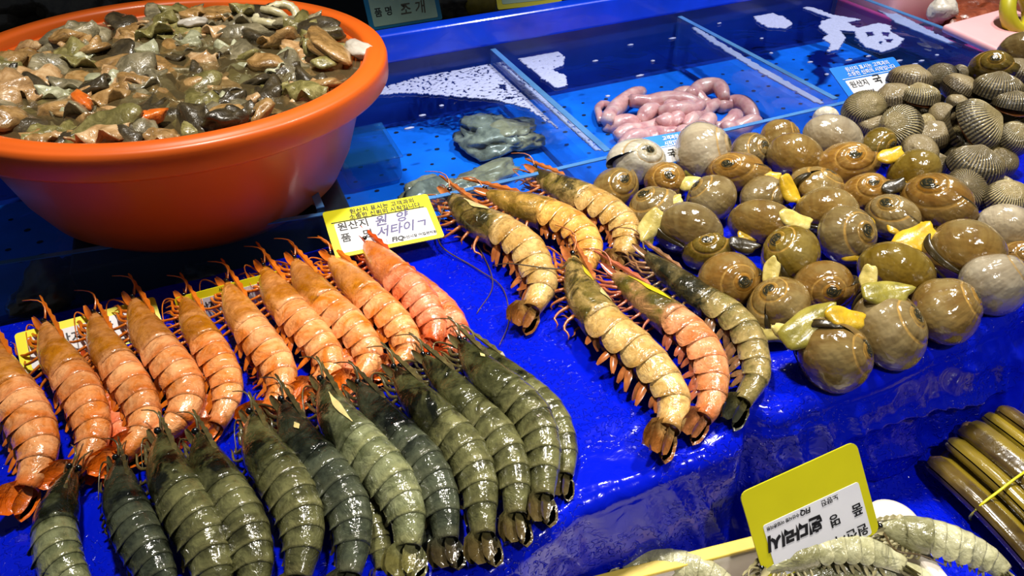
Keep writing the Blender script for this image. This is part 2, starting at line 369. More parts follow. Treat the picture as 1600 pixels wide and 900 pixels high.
def ruffle_mesh(seed, mat):                         # flattened meat with a frilled margin
    r_ = random.Random(seed); n, k = 36, 7; V = []; ph = r_.random()*6; el = r_.uniform(.45, .8)
    for i in range(k):
        r = i/(k-1)
        for j in range(n):
            t = 2*math.pi*j/n; rr = r*(1+.22*math.sin(2*t+ph)+.12*math.sin(5*t+ph*2)); fr = .42*r**3*math.sin(6*t+ph)
            V.append((rr*math.cos(t), rr*math.sin(t)*el, .34*(1-r*r)+fr*.6+.12*nz((math.cos(t)*r+seed, math.sin(t)*r, 0), 2)))
    for i in range(k):
        r = 1-i/(k-1)
        for j in range(n):
            t = 2*math.pi*j/n; rr = r*.96*(1+.22*math.sin(2*t+ph)+.12*math.sin(5*t+ph*2))
            V.append((rr*math.cos(t), rr*math.sin(t)*el, -.25*(1-r*r)-.06+.42*.6*r**3*math.sin(6*t+ph)))
    return mesh('meat_piece', V, gridF(2*k, n, True), mat)
def strip_mesh(seed, mat):                          # curled strip of mantle or tentacle
    r_ = random.Random(seed); a = r_.uniform(1.2, 3.0); P = []
    for t in np.linspace(0, 1, 16): P.append((math.sin(a*(t-.5))*1.1/a*1.6, (1-math.cos(a*(t-.5)))*1.2/a, .18*math.sin(5*t+seed)))
    rad = [.20*(.35+.65*math.sin(math.pi*min(1, .12+t*.8))) + .03*math.sin(19*t*3) for t in np.linspace(0, 1, 16)]
    V, F = tube(P, rad, 8, .6); return mesh('meat_piece', V, F, mat)
def lump_mesh(seed, mat):
    V, F = blob(seed, 3, .5, 1.1, (1, .68, .42), .08); return mesh('meat_piece', V, F, mat)
KINDS = [('brown folded shellfish meat heaped in the orange basin', 'meat_brown', (ruffle_mesh, lump_mesh), 70),
         ('grey shellfish meat lump heaped in the orange basin', 'meat_grey', (lump_mesh, ruffle_mesh), 60),
         ('beige curled shellfish strip lying in the orange basin', 'meat_beige', (strip_mesh, strip_mesh, ruffle_mesh), 70),
         ('olive shellfish meat soaking in the orange basin', 'meat_olive', (ruffle_mesh, lump_mesh), 46),
         ('pale green leafy membrane floating in the orange basin', 'meat_pale', (ruffle_mesh,), 22),
         ('dark brown mantle meat heaped in the orange basin', 'meat_dark', (lump_mesh, ruffle_mesh), 54)]
def basin_pt(r, a, dz): return BC+Q @ Vector((r*math.cos(a), r*math.sin(a), dz))
def in_basin(x, y, dz):                             # image position on the plane dz under the rim
    d = Vector(ray(x, y)); c = Vector(CAM); n = tilt; p0 = BC+tilt*dz; return c+d*((p0-c).dot(n)/d.dot(n))
for lab, mt, fns, cnt in KINDS:
    lib = [f(s+11*i, M[mt]) for i, f in enumerate(fns) for s in (1, 2, 3)]
    for k in range(cnt):
        r = .183*math.sqrt(random.random()); a = random.uniform(0, 2*math.pi); low = k % 3 == 0
        if mt == 'meat_pale': r = .12*math.sqrt(random.random())
        dz = -.030+random.uniform(-.006, .006) if low else -.023+random.uniform(-.004, .005)+.016*(r/.17)**2*(1 if math.sin(a) > -.4 else .6)
        s = random.uniform(.016, .032)*(1.25 if low else 1)
        r = min(r, (.178 if low else .190)-s*1.0)
        me = random.choice(lib); o = link('meat_piece', me, None, basin_pt(r, a, dz)); o.scale = (s, s, s*random.uniform(.6, 1))
        o.rotation_euler = (random.uniform(-.5, .5), random.uniform(-.5, .5), random.uniform(0, 6.28)); 
        zone = 'under the water in the middle of the orange basin' if low else 'in the middle of the orange basin' if r < .085 else ('at the right inner wall', 'near the back wall', 'at the left side', 'along the front rim')[int(((a+math.pi/4) % (2*math.pi))/(math.pi/2))]+' of the orange basin'
        tag(o, lab.split(' in the orange')[0].replace(' heaped', '').replace(' lying', '').replace(' soaking', '').replace(' floating', '')+' '+zone, 'shellfish meat', mt.replace('meat_', '')+' shellfish meat in the basin')
for (x, y, sx, a, lab) in ((128, 157, .016, 1.9, 'short orange roe stick at the middle left of the basin'), (222, 190, .021, .2, 'larger orange roe piece near the basin\'s front rim')):
    V, F = blob(x, 3, .35, 1.6, (1, .42, .35)); o = link('orange_roe', mesh('orange_roe', V, F, M['carrot']), None, in_basin(x, y, -.006)); o.scale = (sx, sx, sx); o.rotation_euler = (0, -.2, a); tag(o, lab, 'roe')
sq = empty('squid_ring', in_basin(432, 26, -.004), 'pale squid ring with a strip across it, at the basin\'s back', 'squid ring')
P = [(.024*math.cos(t), .017*math.sin(t), .004*math.sin(2*t)) for t in np.linspace(0, 2*math.pi, 41)[:-1]]
V = []; n = 8
for i, p in enumerate(P):
    t = 2*math.pi*i/40
    for j in range(n):
        q = 2*math.pi*j/n; rr = .0055+.0006*math.sin(i*2.5); V.append((p[0]+rr*math.cos(q)*math.cos(t), p[1]+rr*math.cos(q)*math.sin(t), p[2]+rr*.9*math.sin(q)))
F = gridF(40, n, True)+[(39*n+j, 39*n+(j+1) % n, (j+1) % n, j) for j in range(n)]; part('ring', V, F, M['squid'], sq)
V, F = tube([(-.012, .013, .004), (-.004, .004, .007), (.004, -.004, .006), (.010, -.013, .003)], [.004, .0045, .0045, .003], 8); part('cross_strip', V, F, M['squid'], sq)
for q in (0,): sq.rotation_euler = (.35, 0, .2)
V, F = blob(5, 3, .4, 1.4, (.011, .024, .008)); o = link('white_meat', mesh('white_meat', V, F, M['white_meat']), None, in_basin(560, 78, -.006)); o.rotation_euler = (0, 0, .3); tag(o, 'white meat lump against the right inner wall of the basin', 'shellfish meat')
V, F = blob(9, 3, .4, 1.4, (.016, .009, .006)); o = link('white_meat', mesh('white_meat', V, F, M['white_meat']), None, in_basin(302, 34, -.005)); tag(o, 'white and green scrap near the basin\'s back wall', 'shellfish meat')
# ------------------------------------------------------------------ prawns
def shell_mat(name, head, body, light, edge, tailc, bands=0.0, gloss=.16, mott=.5, dark='#101208'):
    t = NT(name); bs, bu = t.attr('bs'), t.attr('bu')
    oi = t.n('ShaderNodeObjectInfo'); vv = t.n('ShaderNodeVectorMath'); vv.operation = 'ADD'; t.l(t.obj(), vv.inputs[0]); t.l(oi.outputs['Location'], vv.inputs[1]); vec = vv.outputs[0]
    n1 = t.noise(42, 5, .65, .9, vec); n2 = t.noise(170, 4, .65, .3, vec)
    bc = t.mix(t.ramp(n1, [(.36, '#000000'), (.62, '#ffffff')]), body, light)
    hc = t.mix(t.ramp(n1, [(.38, '#000000'), (.60, '#ffffff')]), head, t.mix(.45, head, light))
    hc = t.mix(t.math('MULTIPLY', t.ramp(t.noise(30, 4, .65, .8, vec), [(.46, '#000000'), (.56, '#ffffff')]), mott), hc, dark)
    c = t.mix(t.ramp(t.math('ADD', bs, t.math('MULTIPLY', t.math('SUBTRACT', n1, .5), .15)), [(.34, '#000000'), (.40, '#ffffff')]), hc, bc)
    c = t.mix(t.ramp(bs, [(.84, '#000000'), (.93, '#ffffff')]), c, tailc)
    c = t.mix(t.math('MULTIPLY', t.ramp(bu, [(.0, '#000000'), (.6, '#000000'), (.92, '#ffffff'), (1, '#909090')]), .5), c, edge)
    if bands: c = t.mix(t.math('MULTIPLY', t.ramp(t.math('ADD', bu, t.math('MULTIPLY', n1, .3)), [(.10, '#ffffff'), (.60, '#000000')]), bands), c, dark)
    c = t.mix(t.math('MULTIPLY', t.ramp(n2, [(.48, '#000000'), (.66, '#ffffff')]), .35), c, dark)
    x = t.n('ShaderNodeHueSaturation'); t.l(c, x.inputs['Color']); t.l(t.math('ADD', t.math('MULTIPLY', t.rnd(), .25), .85), x.inputs['Value'])
    b = t.bump(t.noise(70, 3, .6, .8, vec), .55, .004); t.bump(t.noise(190, 3, .6, .5, vec), .45, .0016, b)
    return t.fin(x.outputs[0], gloss+.06, .6, .05)
def leg_mat(name, c, c2): 
    t = NT(name); return t.fin(t.ramp(t.noise(120), [(.3, c), (.7, c2)]), .25, .5)
SH = {'orange': (shell_mat('orange_prawn_shell', '#b87212', '#da7a2a', '#f4b076', '#d05c10', '#d6620e', 0, .16, .35, '#7c4008'), leg_mat('orange_prawn_leg', '#d9771e', '#b8560f'), plain('orange_prawn_belly', '#b85f20', .3, .5)),
      'red': (shell_mat('red_prawn_shell', '#c06a22', '#da662c', '#f2a078', '#cc4414', '#d05016', 0, .2, .2, '#7c3010'), leg_mat('red_prawn_leg', '#c8501c', '#a03810'), plain('red_prawn_belly', '#b04a20', .3, .5)),
      'tiger': (shell_mat('tiger_prawn_shell', '#34351a', '#3e3e24', '#6e6e46', '#7a764c', '#4e4226', .7, .09, .95, '#060804'), leg_mat('tiger_prawn_leg', '#6b6038', '#3a3420'), plain('tiger_prawn_belly', '#4a4a30', .3, .5)),
      'tiger_dark': (shell_mat('dark_tiger_prawn_shell', '#1c2014', '#2a2f25', '#4c5240', '#585a44', '#3a3220', .7, .07, .9, '#040604'), leg_mat('dark_prawn_leg', '#554c2c', '#2a2618'), plain('dark_prawn_belly', '#33352a', .3, .5)),
      'tiger_light': (shell_mat('pale_tiger_prawn_shell', '#3c4024', '#5c6240', '#8c906a', '#949262', '#645f34', .45, .09, .9, '#0a0d06'), leg_mat('pale_tiger_leg', '#6b6038', '#3a3420'), plain('pale_tiger_belly', '#55573c', .3, .5)),
      'tan': (shell_mat('tan_prawn_shell', '#5e5220', '#b98e46', '#d8b472', '#9c6c2c', '#7a4a20', .1, .16, .85, '#1c1c0a'), leg_mat('tan_prawn_leg', '#b87038', '#8c4620'), plain('tan_prawn_belly', '#94623a', .3, .5)),
      'gold': (shell_mat('golden_prawn_shell', '#7c6222', '#d08a38', '#e8b460', '#b8701e', '#8a4a1c', .05, .16, .5, '#4a3810'), leg_mat('golden_prawn_leg', '#b86a2c', '#8c4318'), plain('golden_prawn_belly', '#a0642c', .3, .5)),
      'pink': (shell_mat('pink_orange_prawn_shell', '#6c6024', '#cf7a44', '#e4a074', '#b85a24', '#84502c', .05, .16, .6, '#26280e'), leg_mat('pink_prawn_leg', '#b86848', '#8a4028'), plain('pink_prawn_belly', '#a85a38', .3, .5)),
      'striped': (shell_mat('striped_dark_prawn_shell', '#1e2012', '#6a6432', '#a08c58', '#b09a60', '#2c2c20', .8, .12, .75, '#12140a'), leg_mat('striped_prawn_leg', '#9c6c48', '#4a3a20'), plain('striped_prawn_belly', '#6a5434', .3, .5)),
      'pale': (shell_mat('pale_green_prawn_shell', '#8e8c62', '#a4a27a', '#c4c29e', '#b8b48c', '#90885c', .05, .16, .25, '#55502c'), leg_mat('pale_prawn_leg', '#b0a880', '#857c54'), plain('pale_prawn_belly', '#8c8860', .3, .5))}
M['cream'] = plain('cream_head_patch', '#c4b478', .25, .5, 90, .2); M['lemonpatch'] = plain('yellow_head_stripe', '#c2ae1e', .25, .5, 90, .25)
M['eye'] = plain('black_eye', '#060606', .08, 1); M['whisker_red'] = plain('red_whisker', '#8a1030', .4); M['whisker'] = plain('brown_whisker', '#4a3a1c', .4)
RP = np.array([(0, .16), (.03, .32), (.08, .54), (.16, .80), (.26, .97), (.38, .98), (.50, .98), (.62, .90), (.74, .76), (.82, .62), (.88, .50), (1, .3)])
def prawn(label, px, wpx, kind, roll=40, zb=.001, whisk=(), group=None, cut=0, tailspread=.15, nlegs=5, patch=()):
    mats = SH[kind]; sh, lg, be = mats; rr = random.Random(int(px[0][0]*13+px[0][1]*7))
    P0 = [G(x, y, zb+.018) for x, y in px]; mid = P0[len(P0)//2]; W = wpx*1.08*depth(mid)/FPX
    b0 = W*.5; a0 = W*.42; ph = math.radians(roll)
    P0 = [G(x, y, zb+a0*.8) for x, y in px]
    P, L = resample(catmull(P0), 121)
    S = np.linspace(0, 1, 121); rad = np.interp(S, RP[:, 0], RP[:, 1])
    ext = np.sqrt((b0*rad*math.sin(ph))**2+(a0*rad*math.cos(ph))**2)
    hd = np.where(S < .26, np.maximum(rad, .86), rad); z_old = P[:, 2].copy(); P[:, 2] = zb+np.sqrt((b0*hd*math.sin(ph))**2+(a0*hd*math.cos(ph))**2)*.98
    P[:, :2] *= ((P[:, 2]-HC)/(z_old-HC))[:, None]
    T = np.gradient(P, axis=0); T /= np.linalg.norm(T, axis=1)[:, None]
    N = np.cross(np.array([0, 0, 1.]), T); N /= np.linalg.norm(N, axis=1)[:, None]
    D = N*math.cos(ph)+np.array([0, 0, 1.])*math.sin(ph); D -= T*(D*T).sum(1)[:, None]; D /= np.linalg.norm(D, axis=1)[:, None]; Lv = np.cross(T, D)
    P = P+D*(np.where(S < .26, np.maximum(0, .97-rad), 0)*b0*.55)[:, None]      # back line of the head stays straight
    def at(s):
        k = min(119.999, max(0, s*120)); i = int(k); f = k-i
        mixv = lambda A: A[i]*(1-f)+A[i+1]*f
        return mixv(P), mixv(T), mixv(D), mixv(Lv), float(np.interp(s, RP[:, 0], RP[:, 1]))
    base = np.array([P[60][0], P[60][1], zb])
    root = empty('prawn', base, label, 'prawn', group)
    def ring(s, th, k=1.0, kv=.82):
        c, t, d, l, r = at(s); ct = math.cos(th); return c+d*(b0*r*k*ct*(1 if ct > 0 else kv))+l*(a0*r*k*math.sin(th))
    # carapace with keel
    V = []; bs = []; bu = []; ns, nt = 16, 28
    for i in range(ns):
        u = i/(ns-1); s = .375*u; k = 1.03+.02*(u > .93)
        for j in range(nt):
            th = 2*math.pi*j/nt; a_ = min(th, 2*math.pi-th); kk = k*(1+.13*math.exp(-(a_/.22)**2)*(1-u)-.045*math.exp(-((u-.52-.18*math.cos(a_*1.3))/.05)**2)*(a_ > .3)-.03*math.exp(-((a_-1.1)/.15)**2)*(u < .55)); V.append(ring(s, th, kk)); bs.append(s); bu.append(.3)
    for j in range(nt): V.append(ring(.372, 2*math.pi*j/nt, .9)); bs.append(.37); bu.append(.9)
    F = gridF(ns+1, nt, True)+[tuple(range(nt-1, -1, -1))]
    car = part('carapace', V, F, sh, root, {'bs': bs, 'bu': bu}, base)
    for (s_a, s_b, t_a, t_b, pm) in patch:             # pale flake or stripe on the head shell
        V = []
        for a in range(10):
            u = a/9; hw = math.sin(math.pi*(.06+.90*u))**.6*(.8+.35*math.sin(7*u+t_a*3))
            for b in range(6): tt = -(t_a+t_b)/2+(t_b-t_a)/2*hw*(-1+2*b/5); V.append(ring(s_a+(s_b-s_a)*u, tt, 1.075))
        part('pale_patch', V, gridF(10, 6), M[pm], car, None, base)
    # rostrum: toothed blade
    c, t, d, l, r = at(.0); top = ring(0, 0, 1.05); s2 = ring(.19, 0, 1.04); rl = L*rr.uniform(.09, .14)*(1.25 if kind in ('orange', 'red') else 1)
    V = []; nb = 13
    for i in range(nb):
        u = i/(nb-1); q = s2*(1-u)+(top-t*rl+d*rl*.22)*u; h = W*.10*(1-u*.75)*min(1, .3+u*2); tooth = W*.055*(i % 2)*(1-u*.6); th_ = W*.050*(1-u*.7)
        V += [q+d*(h+tooth), q+l*th_, q-d*h*.8, q-l*th_]
    part('rostrum', V, gridF(nb, 4, True), lg, car, None, base, smooth=False)
    # eyes on stalks
    for sg in (-1, 1):
        e = ring(.02, sg*.75, 1.25)-t*W*.06; V, F = blob(1, 2, 0, 1, (W*.075,)*3, 0); V = np.array(V)+e
        part('eye', V, F, M['eye'], root, None, base)
    # antennal scales
    def leaf(b, dr, wd, ln, wi, curl=.15, n=9, m=5, blunt=False):
        dr = dr/np.linalg.norm(dr); wd = wd-dr*(wd@dr); wd /= np.linalg.norm(wd); nn = np.cross(dr, wd); V = []
        for i in range(n):
            u = i/(n-1); hw = wi*.5*(min(1, .35+u*2.0)*(1-max(0, (u-.62)/.38)**2.2)**.5 if blunt else math.sin(math.pi*min(1, .10+.86*u**.8))**.6)
            for j in range(m):
                v = -1+2*j/(m-1); V.append(b+dr*ln*u+wd*hw*v+nn*(wi*.16*(1-v*v)+curl*ln*u*u))
        V = np.array(V); V[:, 2] = np.maximum(V[:, 2], zb+.0008); return V, gridF(n, m)
    for sg in (-1, 1):
        b = ring(.05, sg*1.4, .8); V, F = leaf(b, -t*1+l*sg*.22+d*rr.uniform(-.05, .15), d, L*.09, W*.20, .05)
        part('antennal_scale', V, F, lg, root, {'bs': [0]*len(V), 'bu': [.5]*len(V)}, base)
    for q in range(3):
        for sg in (-1, 1):
            b = ring(.06+.03*q, sg*2.5, .95); ln = L*rr.uniform(.10, .16); fw = rr.uniform(.7, 1.1)
            A = [b, b-t*ln*.4*fw-d*ln*.18, b-t*ln*.8*fw-d*ln*rr.uniform(.0, .25), b-t*ln*1.05*fw-d*ln*rr.uniform(.1, .5)]; A = resample(catmull(A, 4), 8)[0]; A[:, 2] = np.maximum(A[:, 2], zb+.001)
            V, F = tube(A, W*np.array([.05, .05, .045, .045, .04, .03, .022, .01]), 6); part('mouthpart', V, F, lg, root, None, base)
    # antennules and whiskers
    def clampz(A): A = np.array(A); A[:, 2] = np.maximum(A[:, 2], zb+.001); return A
    for sg in (-1, 1):
        b = ring(.01, sg*.6, .5); A = [b-t*L*.15*u+d*L*.05*math.sin(3*u)*(.6+.4*sg)+l*sg*L*.05*u*u for u in np.linspace(0, 1, 7)]
        V, F = tube(clampz(A), np.linspace(.0010, .0004, 7), 5); part('antennule', V, F, lg, root, None, base)
    for sg in (-1, 1):
        b = ring(.04, sg*2.1, .7); ln = L*rr.uniform(.22, .4); bend = rr.uniform(.4, 1.2)
        A = [b-t*(ln*.5*math.sin(2.6*u)) - d*(ln*.42*u*bend)+l*sg*ln*.12*u+t*ln*.5*u*u for u in np.linspace(0, 1, 14)]
        V, F = tube(clampz(A), np.linspace(.0010, .00035, 14), 5); part('antenna', V, F, lg, root, None, base)
    for wi in whisk:                                  # long whiskers traced over the sheet
        A = catmull([ring(.03, 2.2, .8)]+[G(x, y, z) for x, y, z in wi], 8)
        V, F = tube(A, np.linspace(.0009, .0004, len(A)), 5); part('long_whisker', V, F, M['whisker'], root, None, base)
    # legs
    for i in range(nlegs):
        s = .12+.045*i
        for sg in (-1, 1):
            c, t, d, l, r = at(s); b = ring(s, sg*2.6, .95); ln = L*(.15-.008*i); fw = 1.0-.30*i+rr.uniform(-.5, .5); ln *= rr.uniform(.7, 1.15)
            A = [b, b-d*ln*.30-t*ln*.12*fw+l*sg*ln*.10, b-d*ln*.52-t*ln*.42*fw+l*sg*ln*.12, b-d*ln*.50-t*ln*.80*fw+l*sg*ln*.05, b-d*ln*.62-t*ln*1.0*fw]
            A = clampz(resample(catmull(A, 4), 9)[0]); V, F = tube(A, W*np.array([.048, .044, .04, .036, .032, .028, .024, .018, .008]), 6); part('leg', V, F, lg, root, None, base)
    # belly core
    V = []; sl = np.linspace(.30, .88, 26)
    for s in sl:
        for j in range(14): V.append(ring(s, 2*math.pi*j/14, .86))
    part('belly', V, gridF(26, 14, True)+[tuple(range(13, -1, -1)), tuple(25*14+j for j in range(14))], be, root, {'bs': [.5]*len(V), 'bu': [.3]*len(V)}, base)
    # overlapping abdominal rings
    cuts = [.355, .445, .53, .615, .695, .77, .875]
    for i in range(6):
        s0, s1 = cuts[i], cuts[i+1]+.016; V = []; bs = []; bu = []; nu, nt = 9, 25
        for a in range(nu+1):
            u = min(1, a/(nu-1)); s = s0+(s1-s0)*u; k = .985+.055*u+.015*math.sin(math.pi*u)+.012*math.sin(3*math.pi*u)*(i > 0)
            if a == nu: k *= .965
            tm = math.radians(108+30*math.sin(math.pi*min(1, max(0, u)))**.7 if i < 5 else 140)
            for j in range(nt):
                v = -1+2*j/(nt-1); th = v*tm; fl = 1+.20*max(0, abs(v)-.72)/.28*(.5+.5*u)
                V.append(ring(s, th, k*fl)); bs.append(s); bu.append(u)
        V = np.array(V); V[:, 2] = np.maximum(V[:, 2], zb+.0006)
        part('shell_segment', V, gridF(nu+1, nt), sh, root, {'bs': bs, 'bu': bu}, base)
        if i < 5:
            for sg in (-1, 1):
                c, t, d, l, r = at((s0+s1)/2); b = ring((s0+s1)/2, sg*2.5, .85); ln = L*.060*rr.uniform(.6, 1.3)
                V, F = leaf(b, -d*.9+t*rr.uniform(-.1, .5)+l*sg*rr.uniform(.05, .4), t, ln, L*.026, rr.uniform(-.5, -.1), 7, 4)
                V2, F2 = leaf(b+t*L*.012, -d*.9+t*rr.uniform(.5, 1.4)+l*sg*rr.uniform(.05, .5), t, ln*1.15, L*.024, rr.uniform(-.6, -.1), 7, 4)
                F = F+[tuple(q+len(V) for q in f) for f in F2]; V = np.vstack([V, V2])
                part('swimmeret', V, F, lg, root, None, base)
    # tail fan
    c, t, d, l, r = at(.865); te = at(1.0)[0]; dr = te-c; ln = np.linalg.norm(dr)*1.02; dr /= np.linalg.norm(dr)
    for nm, al, dd, wi, lk in (('telson', 0, .10, .20, .9), ('tail_flap', tailspread, .02, .36, 1.0), ('tail_flap', -tailspread, .02, .36, 1.0), ('tail_flap', tailspread*2, -.10, .34, .96), ('tail_flap', -tailspread*2, -.10, .34, .96)):
        b = c+d*W*dd+l*W*.12*np.sign(al); V, F = leaf(b, dr*math.cos(al)+l*math.sin(al), l*math.cos(al)-dr*math.sin(al), ln*lk, W*wi*1.25, -.02, 10, 6, True)
        part(nm, V, F, sh, root, {'bs': list(np.repeat(np.linspace(.86, 1, 10), 6)), 'bu': [.4]*len(V)}, base)
    return root
g1 = 'orange prawns in a row'; on = 'orange prawn in the back left row, '
ORD = ['leftmost, cut off by the picture edge', 'second from the left', 'third from the left', 'fourth from the left', 'fifth from the left', 'sixth from the left', 'seventh from the left', 'eighth from the left', 'ninth from the left', 'tenth from the left, reddest, touching the yellow card']
OP = [([(-25, 545), (5, 598), (35, 640), (58, 690), (55, 735), (15, 812)], 74), ([(62, 516), (84, 554), (118, 600), (140, 646), (146, 687), (128, 727), (68, 772)], 64),
      ([(138, 500), (158, 538), (192, 584), (220, 630), (226, 664), (206, 697), (150, 752)], 60), ([(199, 478), (225, 518), (261, 564), (289, 605), (288, 641), (262, 672), (186, 720)], 64),
      ([(278, 473), (301, 508), (332, 554), (353, 595), (354, 630), (338, 664), (308, 700)], 56), ([(345, 452), (373, 492), (404, 533), (434, 574), (440, 608), (420, 640), (380, 672)], 60),
      ([(402, 428), (430, 463), (463, 500), (493, 533), (513, 562), (510, 588), (455, 634)], 60), ([(450, 416), (477, 447), (513, 483), (550, 517), (574, 550), (571, 578), (525, 622)], 60),
      ([(506, 411), (540, 437), (577, 470), (613, 503), (634, 533), (633, 558), (578, 594)], 57), ([(562, 388), (597, 417), (627, 443), (657, 473), (675, 503), (678, 527), (655, 562)], 58)]
for i, (p, wd) in enumerate(OP):
    prawn(on+ORD[i], p, wd, 'red' if i == 9 else 'orange', roll=random.uniform(28, 42), group=g1, zb=.006)
prawn('pink prawn half hidden under the reddest orange prawn', [(600, 420), (640, 445), (672, 470), (700, 498), (714, 525), (706, 548), (672, 578)], 50, 'red', 30, .001, group=g1)
for i, (p, tx) in enumerate((([(130, 560), (155, 610), (180, 655), (196, 690), (185, 720), (142, 764)], 'lower orange prawn showing its red tail beside the second and third row prawns'),
                             ([(262, 560), (290, 600), (308, 630), (318, 652), (310, 672), (285, 705)], 'lower orange prawn peeping out between the fourth and fifth row prawns'),
                             ([(400, 560), (430, 600), (450, 625), (460, 645), (452, 662), (428, 690)], 'lower orange prawn under the sixth and seventh row prawns'),
                             ([(510, 540), (540, 570), (556, 590), (560, 610), (548, 625), (520, 640)], 'lower orange prawn under the eighth and ninth row prawns'))):
    prawn(tx, p, 46, 'red', 25, -.004, group=g1)
g2 = 'dark tiger prawns in a row'
TP = [([(112, 742), (95, 785), (86, 830), (95, 880), (120, 925), (130, 980)], 74, 'tiger_light', 'leftmost tiger prawn in the front row, by the corner with pale whiskers'),
      ([(180, 730), (190, 775), (208, 820), (232, 868), (255, 915), (262, 970)], 74, 'tiger_dark', 'very dark tiger prawn, second from the left in the front row'),
      ([(243, 692), (260, 738), (287, 785), (315, 832), (333, 885), (338, 940), (330, 985)], 84, 'tiger', 'thick tiger prawn, third from the left in the front row'),
      ([(303, 692), (327, 738), (357, 785), (383, 830), (397, 880), (395, 930), (385, 975)], 82, 'tiger', 'tiger prawn with olive head, fourth from the left in the front row'),
      ([(388, 660), (408, 705), (442, 750), (466, 795), (474, 840), (468, 890), (455, 950)], 82, 'tiger', 'tiger prawn with broad grey rings, fifth from the left in the front row'),
      ([(434, 640), (472, 700), (514, 748), (544, 796), (552, 844), (546, 892), (535, 950)], 78, 'tiger_dark', 'blackish tiger prawn with one pale head spot, sixth in the front row'),
      ([(498, 608), (528, 660), (574, 710), (614, 756), (636, 804), (638, 852), (632, 905)], 80, 'tiger_light', 'pale grey-green tiger prawn with a cream head patch, middle of the front row'),
      ([(554, 612), (588, 650), (624, 688), (662, 728), (686, 772), (696, 820), (702, 890)], 70, 'tiger_dark', 'brownish tiger prawn just right of the pale one in the front row'),
      ([(610, 588), (652, 630), (692, 668), (728, 708), (748, 756), (753, 804), (760, 885)], 70, 'tiger', 'tiger prawn fourth from the right in the front row'),
      ([(654, 568), (696, 604), (736, 644), (774, 680), (798, 724), (806, 768), (806, 800), (810, 852)], 66, 'tiger', 'olive tiger prawn third from the right in the front row'),
      ([(710, 544), (752, 586), (798, 620), (832, 656), (848, 700), (850, 742), (846, 820)], 66, 'tiger', 'tiger prawn second from the right in the front row, tail at the sheet'),]
PT = {6: [(.12, .34, -.62, -.34, 'cream')], 5: [(.20, .25, -.75, -.5, 'cream')], 10: [(.16, .20, -.5, -.25, 'cream')]}
for q, (p, wd, kd, tx) in enumerate(TP): prawn(tx, p, wd, kd, roll=random.uniform(48, 60), group=g2, zb=.007, tailspread=.11, patch=PT.get(q, ()))
prawn('rightmost tiger prawn of the front row, half hidden behind its neighbour', [(735, 548), (785, 585), (830, 618), (862, 650), (880, 690), (884, 726), (876, 780)], 52, 'tiger', 45, .001, group=g2)
prawn('tiger prawn hidden below, its tail showing under the pale one', [(520, 720), (550, 760), (575, 800), (590, 840), (596, 870), (600, 920)], 50, 'tiger', 45, -.006, group=g2)
prawn('tiger prawn hidden below, its dark tail right of the pale one', [(590, 700), (620, 745), (648, 785), (662, 820), (668, 850), (670, 895)], 48, 'tiger_dark', 45, -.006, group=g2)
g3 = 'large tan prawns in the middle'
prawn('tan prawn with olive head beside the large yellow card', [(692, 312), (732, 343), (784, 366), (822, 394), (838, 424), (846, 452), (810, 516)], 60, 'tan', 38, .002, [[(686, 350, .012), (690, 385, .006), (745, 420, .002), (785, 450, .002), (795, 500, .002), (780, 540, .002)], [(740, 372, .004), (770, 440, .002), (745, 490, .002)]], g3, patch=[(.13, .29, -.9, -.3, 'cream')])
prawn('golden orange prawn, middle one of the rear three', [(750, 312), (797, 324), (853, 338), (898, 362), (917, 388), (914, 416), (900, 450)], 58, 'gold', 36, .002, [[(800, 345, .01), (845, 380, .02), (830, 400, .03)]], g3)
prawn('pinkish tan prawn, rearmost, next to the snails', [(826, 276), (859, 293), (906, 312), (949, 335), (976, 360), (976, 388), (955, 425)], 56, 'tan', 36, .002, [], g3)
prawn('large cream-tan prawn with black and yellow head, nearest of the front three', [(880, 408), (908, 464), (945, 512), (996, 555), (1036, 600), (1052, 640), (1026, 716)], 70, 'tan', 34, .004, [[(870, 420, .03), (800, 412, .03), (770, 415, .02)]], g3, patch=[(.10, .22, -.6, -.2, 'lemonpatch'), (.26, .34, -.5, .1, 'cream')])
prawn('pink-orange prawn with a yellow stripe on its head, between two others', [(945, 434), (996, 466), (1044, 498), (1086, 534), (1108, 572), (1112, 612), (1106, 640), (1072, 686)], 62, 'pink', 34, .004, [], g3, patch=[(.10, .32, -.9, -.45, 'lemonpatch')])
prawn('dark banded prawn lying alongside the snails', [(996, 402), (1048, 438), (1092, 467), (1138, 495), (1168, 530), (1180, 571), (1177, 600), (1136, 664)], 54, 'striped', 40, .004, [], g3)
